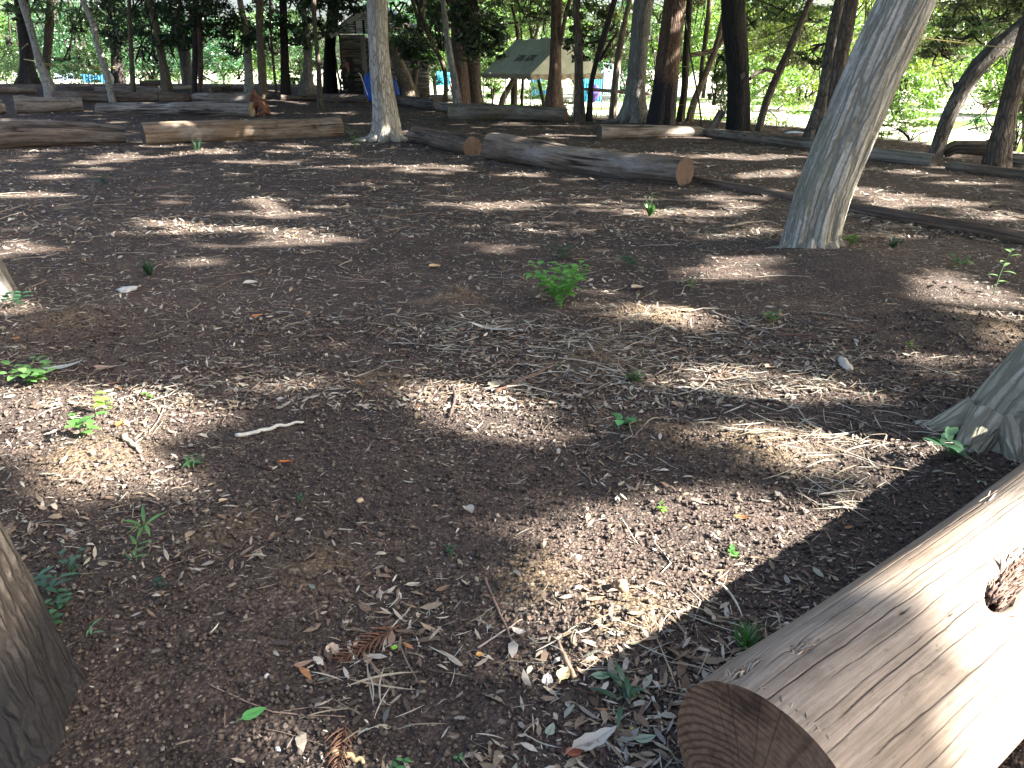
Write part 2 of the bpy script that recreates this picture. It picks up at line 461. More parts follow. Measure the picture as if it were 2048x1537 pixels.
def m_soil():
    m, nt = newmat('forest_soil')
    g = nd(nt, 'ShaderNodeNewGeometry').outputs['Position']
    big = noise(nt, g, .7, 4, .6); mid = noise(nt, g, 5, 5, .6); fine = noise(nt, g, 60, 4, .65)
    vor = nd(nt, 'ShaderNodeTexVoronoi', None, Vector=g, Scale=85.0)
    vor2 = nd(nt, 'ShaderNodeTexVoronoi', None, Vector=g, Scale=190.0)
    crumb = vor.outputs['Distance']; cc = nd(nt, 'ShaderNodeSeparateColor', None, Color=vor.outputs['Color']).outputs[0]
    cc2 = nd(nt, 'ShaderNodeSeparateColor', None, Color=vor2.outputs['Color']).outputs[1]
    col = mix(nt, mapr(nt, big, .38, .64), (.069, .054, .046), (.110, .082, .068))
    col = mix(nt, mapr(nt, mid, .42, .70), col, (.059, .050, .043))
    h = nd(nt, 'ShaderNodeAttribute', {'attribute_name': 'heap'}).outputs['Fac']
    hh = mth(nt, 'MULTIPLY', h, mapr(nt, noise(nt, g, 14, 4), .3, .6))
    col = mix(nt, hh, col, (.20, .148, .088))
    # crumbs of soil: each cell its own shade
    col = mix(nt, mapr(nt, cc, .1, .9, 0, .55), col, (.030, .024, .022))
    col = mix(nt, mth(nt, 'MULTIPLY', mapr(nt, cc2, .93, .99), .6), col, (.26, .21, .16))
    col = mix(nt, mapr(nt, crumb, .35, .8, 0, .5), col, (.02, .016, .014))
    # chips and broken leaf bits scattered over the surface
    v2 = vmul(nt, g, (1.0, 1.7, 1.0))
    chips = nd(nt, 'ShaderNodeTexVoronoi', None, Vector=nd(nt, 'ShaderNodeVectorMath', {'operation': 'MULTIPLY_ADD'}, i0=nd(nt, 'ShaderNodeTexNoise', None, Vector=g, Scale=20.0).outputs['Color'], i1=(.05, .05, 0), i2=v2).outputs[0], Scale=34.0)
    ck = nd(nt, 'ShaderNodeSeparateColor', None, Color=chips.outputs['Color'])
    dens = mapr(nt, noise(nt, g, 1.3, 3), .38, .62, .93, .72)
    isch = mth(nt, 'GREATER_THAN', ck.outputs[0], dens)
    inside = mapr(nt, chips.outputs['Distance'], .25, .42, 1, 0)
    chipc = mix(nt, ck.outputs[1], (.13, .105, .08), (.27, .24, .19))
    col = mix(nt, mth(nt, 'MULTIPLY', mth(nt, 'MULTIPLY', isch, inside), .75), col, chipc)
    hgt = mth(nt, 'ADD', mth(nt, 'MULTIPLY', crumb, -.6), mth(nt, 'MULTIPLY', fine, .6))
    finish(nt, col, .95, hgt, .8, .012, .1)
    return m

def m_lawn():
    m, nt = newmat('lawn_and_pale_yard')
    g = nd(nt, 'ShaderNodeNewGeometry').outputs['Position']
    a = noise(nt, g, .16, 4, .6); b = noise(nt, g, 3, 6, .65)
    grass = mix(nt, mapr(nt, b, .3, .7), (.055, .12, .025), (.16, .26, .06))
    yard = mix(nt, mapr(nt, b, .3, .7), (.33, .31, .25), (.48, .46, .40))
    f = mapr(nt, a, .40, .46)
    col = mix(nt, f, grass, yard)
    finish(nt, col, .95, b, .6, .05, .1)
    return m

# ------------------------------------------------------------------ sun patches cut as gaps into the added leaf canopy overhead
LIT = [  # (px, py, rx, ry, degrees, keep)   ellipses on the ground
    (60, 815, 200, 42, 3, 0), (235, 828, 150, 38, 6, 0), (360, 853, 110, 22, 0, .1), (170, 915, 110, 45, 10, 0), (220, 975, 110, 36, 8, .05),
    (930, 815, 70, 36, 30, 0), (1020, 845, 90, 26, 10, .05), (880, 898, 65, 9, 6, .2), (420, 776, 90, 10, 0, .3), (560, 757, 55, 16, 20, .2),
    (1230, 625, 90, 18, 0, .2), (1340, 640, 60, 20, 8, 0), (1470, 538, 70, 24, 0, 0), (1400, 550, 60, 16, 0, .2),
    (1480, 765, 170, 22, 0, .1), (1600, 785, 110, 16, 8, .05), (1460, 890, 90, 24, 8, 0), (1560, 915, 90, 32, 20, 0), (1700, 885, 110, 24, 4, .05), (1830, 905, 100, 24, 8, 0),
    (1060, 1050, 80, 22, 20, .35), (1120, 1095, 60, 22, 30, .3), (1950, 612, 110, 26, 14, 0), (1880, 590, 60, 14, 14, 0), (1880, 730, 80, 18, -10, .2), (2000, 690, 60, 14, 0, .2),
    (650, 1515, 80, 32, 10, 0), (610, 1540, 60, 20, 0, 0), (135, 1300, 26, 22, 0, .1), (0, 615, 24, 34, 0, 0), (330, 1045, 60, 12, -10, .4), (1870, 560, 50, 10, 10, .1),
    (780, 600, 40, 8, 0, .2), (640, 545, 50, 7, 0, .2), (180, 560, 50, 8, 0, .3), (1000, 520, 60, 8, 0, .2), (430, 500, 60, 6, 0, .2), (1120, 470, 70, 6, 0, .2), (730, 690, 50, 9, 0, .3), (1180, 590, 40, 8, 0, .2), (1700, 640, 60, 9, 0, .3), (1560, 600, 60, 8, 0, .3), (500, 705, 50, 12, 0, .4), (990, 730, 60, 10, 0, .4), (40, 495, 60, 12, 0, .1), (980, 412, 110, 9, 0, .1), (560, 428, 110, 8, 0, .1), (330, 452, 60, 8, 0, .1),
    (1200, 455, 70, 8, 0, .2), (1110, 395, 60, 6, 0, .1), (860, 340, 80, 9, 0, .1), (700, 335, 60, 6, 0, .2), (1040, 348, 60, 6, 0, .1),
    (1720, 388, 110, 10, 5, 0), (1860, 402, 110, 9, 5, 0), (1990, 430, 80, 8, 8, .1), (1450, 395, 80, 8, 0, .1), (1450, 470, 100, 10, -6, .15), (1560, 345, 60, 7, 0, .1),
    (1800, 345, 60, 5, 5, .1), (1340, 425, 50, 6, 0, .2), (210, 320, 60, 6, 0, .1), (400, 305, 70, 6, 0, .1), (650, 310, 60, 6, 0, .2), (120, 355, 60, 6, 0, .2)]
LITPOLY = [np.array([(1270, 985), (1400, 995), (1560, 1010), (1670, 1052), (1720, 1060), (1560, 1210), (1300, 1330), (1200, 1310), (1175, 1240), (1120, 1150), (1170, 1060)], float),
           np.array([(1170, 1120), (1260, 1090), (1330, 1180), (1240, 1260), (1170, 1200)], float)]
LOGLIT = np.array([(1690, 1115), (1745, 1142), (1832, 1136), (1911, 1162), (1945, 1200), (1990, 1290), (2005, 1390), (1960, 1470), (1900, 1560), (2070, 1560), (2070, 880), (1830, 1030)], float)
LOGA = np.array([.483, 1.005, .222]); LOGTH = .639
LOGD = np.array([math.cos(LOGTH), math.sin(LOGTH), 0.0])
DISCS = []   # (x, y, r): gaps whose light falls on trunks, as points of the ground plane reached along the sun's direction

def sun_gap(P, r):
    P = np.asarray(P, float); t = P[2] / SUN[2]
    DISCS.append((P[0] - SUN[0] * t, P[1] - SUN[1] * t, r))

def lit_keep(G):
    """share of leaves that stay above ground point G: 1 shade, 0 full sun"""
    x, y = G[:, 0], G[:, 1]
    keep = np.ones(len(G))
    px, py, dd = proj(np.stack([x, y, np.zeros_like(x)], -1))
    ok = dd > .3
    wob = (n2(x, y, 5, 2, 21) - .5) * .9
    for cx, cy, rx, ry, an, k in LIT:
        c, s = math.cos(rad(an)), math.sin(rad(an))
        a = ((px - cx) * c + (py - cy) * s) / rx; b = (-(px - cx) * s + (py - cy) * c) / ry
        keep = np.where(ok & (a * a + b * b < 1 + wob), np.minimum(keep, k), keep)
    for P in LITPOLY:
        keep = np.where(ok & inpoly(px + wob * 40, py + wob * 25, P), 0, keep)
    # far floor: irregular sun flecks
    n = n2(x, y, 1.15, 3, 5); big = n2(x, y, .22, 2, 8)
    far = (y > 5.6) | (dd < .3) | (px < -250) | (px > 2300)
    keep = np.where(far & (n > .692 - .16 * (big - .5)), np.minimum(keep, .03), keep)
    # light that lands on the near log instead of the floor
    g3 = np.stack([x, y, np.zeros_like(x)], -1) - LOGA
    u = g3 - (g3 @ LOGD)[:, None] * LOGD; w = SUN - (SUN @ LOGD) * LOGD
    A = w @ w; B = 2 * (u @ w); C = (u * u).sum(1) - .228 ** 2
    disc = B * B - 4 * A * C
    t = (-B + np.sqrt(np.maximum(disc, 0))) / (2 * A)
    hit = np.stack([x, y, np.zeros_like(x)], -1) + SUN * t[:, None]
    sl = (hit - LOGA) @ LOGD
    onlog = (disc > 0) & (sl > -.15) & (sl < 3.6) & (t > 0)
    hx, hy, hd = proj(hit)
    lk = np.where(inpoly(hx + wob * 30, hy + wob * 20, LOGLIT) | (sl > 1.7), 0.0, 1.0)
    keep = np.where(onlog, lk, keep)
    for dx, dy, r in DISCS:
        keep = np.where((x - dx) ** 2 + (y - dy) ** 2 < r * r, 0, keep)
    return keep

# ------------------------------------------------------------------ leaves
def leaf_quads(P, L, W, nrm=None, spread=1.0, r=R):
    """one bent diamond per leaf; returns V (n*4), faces"""
    n = len(P)
    if nrm is None:
        N = r.normal(size=(n, 3))
    else:
        N = np.asarray(nrm) + r.normal(size=(n, 3)) * spread
    N /= np.linalg.norm(N, axis=1)[:, None] + 1e-9
    D = r.normal(size=(n, 3)); D -= (D * N).sum(1)[:, None] * N; D /= np.linalg.norm(D, axis=1)[:, None] + 1e-9
    S = np.cross(N, D)
    L = np.broadcast_to(L, n)[:, None]; W = np.broadcast_to(W, n)[:, None]
    b = N * (L * r.uniform(-.15, .15, (n, 1)))
    V = np.stack([P - D * L / 2 + b, P + S * W / 2 - D * L * .06, P + D * L / 2 + b, P - S * W / 2 - D * L * .06], 1).reshape(-1, 3)
    return V, np.arange(n * 4).reshape(-1, 4)

def clumped(c, rad3, n, k=None, r=R):
    """points of a crown: clumps inside an ellipsoid"""
    k = k or max(6, n // 70)
    d = r.normal(size=(k, 3)); d /= np.linalg.norm(d, axis=1)[:, None]
    C = d * (r.uniform(.15, 1, (k, 1)) ** .45)
    sz = r.uniform(.08, .24, k)
    i = r.integers(0, k, n)
    off = r.normal(size=(n, 3)) * sz[i][:, None] * np.array([1, 1, .55])
    return c + (C[i] + off) * rad3, r.uniform(.6, 1.3, k)[i]

GREENS = {'dark': ((.015, .040, .019), (.038, .082, .034)), 'mid': ((.025, .070, .022), (.060, .130, .035)),  # 'dark' has backlit silhouette shade put into the leaf colour
          'emerald': ((.020, .085, .040), (.050, .160, .065)), 'bright': ((.055, .150, .028), (.130, .240, .050)),
          'yellow': ((.070, .150, .025), (.180, .240, .048)), 'olive': ((.030, .060, .016), (.080, .110, .028))}

def crowncol(n, key, clump, r=R):
    a, b = np.array(GREENS[key][0]), np.array(GREENS[key][1])
    t = np.clip(r.uniform(0, 1, n) * .6 + (clump - .6) * .55, 0, 1)[:, None]
    c = a + (b - a) * t
    return np.repeat(c, 4, 0)
# ------------------------------------------------------------------ logs
LOGBODIES = []

def log_between(name, A, B, r0, r1, mat, cut, label, group='logs laid round the clearing', seg=40, rings=70, ends=(1, 1), rough=.085, bend=0.0, prof=None, stain=None, seed=0, sink=.03, furrow=.05, cat='log', height=None, checks=None):
    """A, B: points on the ground under the two ends; a mesh with its sawn faces as children"""
    A = np.asarray(A, float); B = np.asarray(B, float)
    t = np.linspace(0, 1, rings)
    rr = r0 + (r1 - r0) * t
    trs = np.random.default_rng(seed + 900)
    if prof is not None: rr = rr * np.interp(t, prof[0], prof[1])
    C = A + (B - A) * t[:, None]
    C[:, 2] += rr - sink + (0 if height is None else np.interp(t, height[0], height[1]))
    side = np.cross(B - A, [0, 0, 1]); side /= np.linalg.norm(side) + 1e-9
    C += side * (bend * np.sin(t * np.pi))[:, None]
    if r0 > .09 and checks is None:
        C += side * (.10 * r0 * np.sin(t * 7 + seed))[:, None]; C[:, 2] += .07 * r0 * np.sin(t * 5.3 + seed * 1.7) - .02 * r0
    Ltot = np.linalg.norm(B - A)
    if stain is None and r0 > .09:
        rs = np.random.default_rng(seed + 500); stain = []
        for q in range(int(2 + Ltot * 1.6)):
            stain.append((rs.uniform(.05, .95) * Ltot, rs.uniform(-.6, 1.5), rs.uniform(.03, .09), rs.uniform(.10, .28), rs.choice([.08, .12, -.12, -.22]), rs.uniform(.2, .8)))
        for q in range(int(2 + Ltot)):
            stain.append((rs.uniform(.05, .95) * Ltot, rs.uniform(-.6, 1.5), rs.uniform(.25, .8), rs.uniform(.05, .10), .09, .75))
    st_store = {}
    def disp(rad_, bark, th, s):
        q = bark * np.array([1 / r0, 1 / r0, 1.0])
        lump = fbm(q * np.array([.9, .9, 1.1]) + seed * 7.3, 3, seed) - .5
        fur = fbm(bark * np.array([26, 26, 1.2]) * (.25 / r0) ** .3 + seed, 3, seed + 4) - .5
        k = rad_ * (1 + rough * 3 * lump + furrow * 2.2 * fur)
        for e, endv in ((0, ends[0]), (1, ends[1])):
            if endv == 0:      # broken, worn end
                d = (s if e == 0 else (s[-1] - s)) / (r0 * 1.2)
                k = k * np.clip(.35 + .65 * np.clip(d + (vn(q * np.array([3, 3, .3]) + e * 9, seed + 3) - .5) * .9, 0, 1) ** .5, .2, 1)
        if stain is not None:
            dd = np.zeros_like(k)
            for (s0, th0, ls, lt, depth, dark) in stain:
                a = np.angle(np.exp(1j * (th - th0)))
                m = np.exp(-(((s - s0) / ls) ** 2 + (a / lt) ** 2) * 1.5)
                m = m * (1 + .8 * (vn(bark * np.array([30, 30, 8]), 77) - .5))
                k = k - depth * m * rad_
                dd = np.maximum(dd, np.clip(m * dark * 1.3, 0, 1))
            if checks is not None:
                for (t0, s0, s1, wd, dp) in checks:
                    c0 = t0 + .02 * np.sin(s * 2.3 + t0 * 9) + .03 * (vn(np.concatenate([s * 5, s * 0 + t0 * 7, s * 0], 1), 4) - .5)[:, None] + .02 * (vn(np.concatenate([s * 22, s * 0 + t0 * 7, s * 0], 1), 5) - .5)[:, None]
                    a = np.abs(np.angle(np.exp(1j * (th - c0)))) * r0
                    env = sstep(s0 - .02, s0 + .05, s) * (1 - sstep(s1 - .4, s1, s))
                    w_ = wd * (.35 + .65 * env)
                    m = np.clip(1 - a / w_, 0, 1) * env
                    k = k - dp * m; dd = np.maximum(dd, np.clip(m * 1.5, 0, 1))
            st_store['d'] = dd.reshape(-1)
        return k
    V, f, bark, s = tube(C, rr, seg, True, disp, ref=(0, 0, 1))
    nb = rings * seg
    q = f[0]; fs = [q]
    caps = f[1:]
    o_faces = [q]
    if not ends[0]: o_faces.append(caps[0])
    if not ends[1]: o_faces.append(caps[1])
    stn = np.zeros(len(V))
    if 'd' in st_store: stn[:nb] = st_store['d']
    root = (A + B) / 2
    body = mk(name, V - root, o_faces, mat, None, True, {'bark': bark + np.array([seed * 3.1, 0, seed * 1.7]), 'stain': stn})
    body.location = root
    tag(body, label, cat, group)
    for e in (0, 1):
        if not ends[e]: continue
        ring = V[:seg] if e == 0 else V[nb - seg:nb]
        c = ring.mean(0); T = (C[0] - C[1]) if e == 0 else (C[-1] - C[-2]); T = T / np.linalg.norm(T)
        fr = [0, .2, .4, .6, .8, .93, 1.0]
        vs, bk = [], []
        for k in fr:
            p = c + (ring - c) * k
            p = p + T * (.006 * (vn(p * 22, 3) - .5) * (k < 1))[:, None]
            vs.append(p)
            th = np.linspace(0, 2 * np.pi, seg, endpoint=False)
            rr_ = np.linalg.norm(ring - c, axis=1) * k
            bk.append(np.stack([rr_ * np.cos(th), rr_ * np.sin(th), np.zeros(seg)], -1))
        vs = np.concatenate(vs); bk = np.concatenate(bk)
        i = np.arange(len(fr) - 1)[:, None] * seg; j = np.arange(seg)[None]; kk = (j + 1) % seg
        qq = np.stack([i + j, i + kk, i + seg + kk, i + seg + j], -1).reshape(-1, 4)
        if e == 0: qq = qq[:, ::-1]
        cm = cut if not isinstance(cut, tuple) else cut[e]
        co = mk('cut_end', vs - root, [qq], cm, body, True, {'bark': bk + np.array([.03 * seed, .02, 0])})
    return body

def log_px(name, p0, p1, t0, t1, *a, **k):
    A, B = gnd(*p0), gnd(*p1)
    r0 = t0 * proj(A)[2] / F / 2; r1 = t1 * proj(B)[2] / F / 2
    return log_between(name, A, B, float(r0), float(r1), *a, **k)

def build_logs():
    G = 'logs laid round the clearing'
    big = log_between('log', LOGA - LOGD * 0 - [0, 0, LOGA[2]], LOGA + LOGD * 3.7 - [0, 0, LOGA[2]], .222, .235, M_LOGPALE, M_CUTNEAR,
        'big smooth pale log in the near right corner with a brown ringed sawn end', G, 960, 230, (1, 1), .035, 0.02,
        prof=((0, .03, .1, .3, .45, .6, 1), (1.0, 1.01, 1.0, 1.0, 1.03, 1.06, 1.1)),
        stain=[(.655, .38, .045, .13, .16, 1.0), (.69, .35, .05, .11, .13, 1.0), (.735, .32, .05, .09, .10, 1.0), (.78, .30, .05, .07, .09, .9), (.83, .28, .06, .05, .07, .9), (.89, .25, .06, .04, .06, .8), (.96, .22, .07, .035, .05, .7), (.16, -.35, .022, .11, .05, .6), (.05, -.55, .05, .06, .04, .45), (.42, -.05, .010, .02, .03, .8), (.50, .22, .010, .018, .03, .8), (.30, .02, .07, .06, .0, .22), (.36, -.02, .05, .10, .0, .15)],
        seed=2, sink=0.0, furrow=.004, checks=[(t, R.uniform(-.05, .12), R.uniform(.7, 2.2), w_ * .34, .002) for t, w_ in ((-.62, .004), (-.42, .005), (-.24, .0035), (-.12, .006), (.04, .004), (.21, .003), (.30, .0065), (.44, .004), (.66, .006), (.82, .004), (.98, .005), (1.15, .004))] + [(t, R.uniform(.3, 1.2), R.uniform(1.0, 2.6), .0011, .0015) for t in (-.5, -.3, .13, .5, .74)])
    Bv = np.cross(LOGD, [0, 0, 1])
    def surf(s, t, up=.0):
        return LOGA + LOGD * s + (.222 + up) * (math.cos(t) * np.array([0, 0, 1]) + math.sin(t) * Bv)
    mb = MB(); root = np.array(big.location)
    def splinters(n, s0, s1, t0, t1, spread, ln, cols, lift=.006, w=.0022):
        for i in range(n):
            u = R.uniform(0, 1); s_ = s0 + (s1 - s0) * u; t_ = t0 + (t1 - t0) * u + R.normal(0, spread * (1.1 - .6 * u))
            l = ln * R.uniform(.4, 1.3); dt = R.normal(0, .02)
            mb.tube(np.array([surf(s_, t_, -.004), surf(s_ + l * .5, t_ + dt, R.uniform(0, lift)), surf(s_ + l, t_ + dt * 2.2, R.uniform(-.003, lift * 1.6))]), [w * R.uniform(.6, 1.6), w * R.uniform(.5, 1.4), .0006], 4, 6, np.array(cols[R.integers(0, len(cols))]) * R.uniform(.6, 1.2))
    dk = [(.10, .06, .045), (.16, .10, .075), (.05, .032, .026), (.24, .16, .12)]; pl = [(.34, .29, .22), (.42, .37, .29), (.16, .12, .09)]
    splinters(190, .63, 1.05, .38, .20, .045, .07, dk, .010, .0030)
    splinters(60, .62, .74, .42, .36, .07, .04, dk, .012, .0028)
    splinters(45, .12, .20, -.38, -.30, .07, .035, pl); splinters(40, .0, .09, -.60, -.48, .03, .03, pl)
    splinters(30, 1.0, 1.5, -.55, -.3, .12, .08, pl); splinters(26, .0, .02, -.4, .9, .5, .012, pl, .003, .0016)
    mb.build('bark_scraps', M_LITTER, big, True, root)['kind'] = 'stuff'
    L = lambda *a, **k: log_px('log', *a, **k)
    D, W, B = M_LOGDARK, M_LOGGREY, M_LOGBROWN
    L((-70, 300), (252, 288), 66, 40, D, M_CUT, 'dark weathered log at the left picture edge, torn bark at its left half', G, seed=3, rough=.07, furrow=.06, seg=64, rings=120)
    L((290, 291), (682, 271), 44, 39, M_LOGMID, M_CUTDARK, 'long grey brown log left of the pale centre tree with a pink sunlit patch', G, seed=4, furrow=.045, seg=64, rings=140)
    L((34, 227), (168, 223), 34, 27, W, M_CUT, 'short grey log in front of the foot of the mottled leaning tree', G, seed=5)
    L((200, 229), (507, 233), 25, 29, W, M_CUT, 'long silvery log with a wavy crack ending beside the brown dog', G, seed=6, furrow=.05, rings=110)
    L((-40, 190), (74, 187), 18, 17, B, M_CUT, 'far brown log at the left edge behind the short grey log', G, seed=7)
    L((112, 205), (321, 204), 22, 20, B, M_CUT, 'far brown log crossing behind the thin pale leaning tree', G, seed=8)
    L((137, 190), (190, 189), 19, 15, D, M_CUTDARK, 'short hollow dark log with a dark end behind the thin pale leaning tree', G, seed=9, ends=(1, 0))
    L((192, 187), (320, 186), 14, 14, W, M_CUT, 'pale grey thin log just left of the brown leaning trunk', G, seed=10)
    L((323, 205), (384, 205), 20, 19, B, M_CUTDARK, 'short brown log with a dark left end below the brown leaning trunk', G, seed=11, ends=(1, 0))
    L((386, 205), (512, 206), 19, 22, W, M_CUTRED, 'grey brown log bent upward behind the brown dog', G, seed=12, ends=(0, 1), bend=.1)
    L((280, 174), (322, 173), 13, 12, D, M_CUTDARK, 'small dark far log left of the brown leaning trunk', G, seed=13)
    L((420, 184), (462, 181), 10, 13, W, M_CUT, 'short grey far log tilted up left of the pale mottled trunk', G, seed=14)
    L((458, 182), (494, 182), 7, 7, D, M_CUT, 'thin dark far log touching the pale mottled trunk', G, seed=15)
    L((342, 180), (384, 179), 9, 9, M_SLAB, M_CUT, 'pale sunlit slab lying between the brown trunk and the twin trunk', G, seed=16, cat='slab')
    L((562, 201), (634, 202), 12, 12, D, M_CUT, 'dark far log at the foot of the flared pale trunk', G, seed=17)
    L((642, 204), (735, 206), 17, 16, D, M_CUT, 'dark log below the log shed with a pale broken right end', G, seed=18, ends=(1, 0))
    L((786, 210), (876, 219), 20, 22, D, M_CUTDARK, 'dark log right of the pale centre tree below the shed', G, seed=19)
    L((878, 221), (906, 224), 19, 19, W, M_CUT, 'short grey log end peeping from behind the leaning grey trunk', G, seed=20)
    L((903, 238), (1132, 244), 33, 29, M_LOGMOSS, (M_CUT, M_CUTRED), 'mossy yellow stained log in front of the tent with a reddish right end', G, seed=21, rings=110)
    L((822, 284), (944, 311), 34, 40, M_LOGDEC, M_CUTORANGE, 'short split brown log with an orange sawn end right of the centre tree', G, seed=22, rough=.08, furrow=.09, ends=(0, 1), seg=56, rings=90)
    L((982, 320), (1366, 371), 54, 58, M_LOGMID, M_CUTORANGE, 'big cracked grey log in mid clearing with a round sawn end on the right', G, seed=23, rough=.05, furrow=.05, seg=80, rings=170,
      prof=((0, .08, .2, .35, .5, .7, 1), (1.0, 1.02, .98, .97, .95, .97, 1.0)),
      stain=[(.35, 1.0, .35, .25, .10, .1), (1.15, .5, .05, .06, .08, .9), (1.45, .3, .3, .06, .05, .6), (2.0, .2, .4, .05, .05, .7)])
    L((1378, 362), (2100, 494), 15, 30, M_POLE, M_CUTORANGE, 'long thin brown pole lying across the right side behind the leaning tree', G, seed=24, rings=180, seg=28, rough=.06, furrow=.05, cat='pole')
    L((1198, 278), (1408, 272), 31, 20, W, M_CUTDARK, 'pale grey log with a dark left end below the charred trunk', G, seed=25, rough=.07, ends=(1, 0), rings=100)
    L((1414, 272), (1640, 303), 17, 26, B, M_CUTDARK, 'brown log below the dark straight trunk, dark sawn end by the leaning tree', G, seed=26, rings=100)
    L((1690, 311), (1868, 333), 27, 27, M_LOGTAN, M_CUTBLACK, 'smooth tan log right of the leaning tree with a black sawn end', G, seed=27, furrow=.012, rings=90)
    L((1892, 339), (2110, 366), 20, 22, B, M_CUT, 'brown log running out at the right edge below the far right trunk', G, seed=28, ends=(0, 1))
    A, Bp = gnd(1884, 318), gnd(1990, 322)
    log_between('log', A, Bp, .10, .125, B, M_CUTDARK, 'crooked branch log raised behind the brown log at the right edge', G, 28, 60, (0, 0), .09, .03, seed=29,
                height=((0, .2, .5, 1), (.03, .13, .12, .10)))
    log_between('log', gnd(2012, 331), gnd(2080, 334), .11, .11, W, M_CUT, 'ribbed log at the right edge behind the far right trunk', G, 28, 40, (1, 1), .05, .0, seed=30, furrow=.09)
    log_between('log', gnd(-40, 232), gnd(5, 229), .26, .26, W, M_CUT, 'grey log end cut off by the left picture edge', G, 32, 30, (1, 1), .05, .0, seed=31)
    P0, P1 = gnd(1412, 262), gnd(1446, 262); P0[2] = -.25; P1[2] = .35
    log_between('log', P0, P1 + [.0, .3, 0], .07, .10, D, M_CUTORANGE, 'dark dead limb propped up left of the dark straight trunk', G, 20, 30, (0, 1), .08, .0, seed=32)
    log_between('log', at(1168, 176, 27) - [0, 0, .06], at(1335, 189, 28) - [0, 0, .06], .055, .06, D, M_CUTDARK, 'thin fallen dark trunk propped across behind the forked trunk and the grey trunk', G, 14, 40, (0, 0), .08, .15, seed=33)

# ------------------------------------------------------------------ trees
TREES = []   # root, top point, name

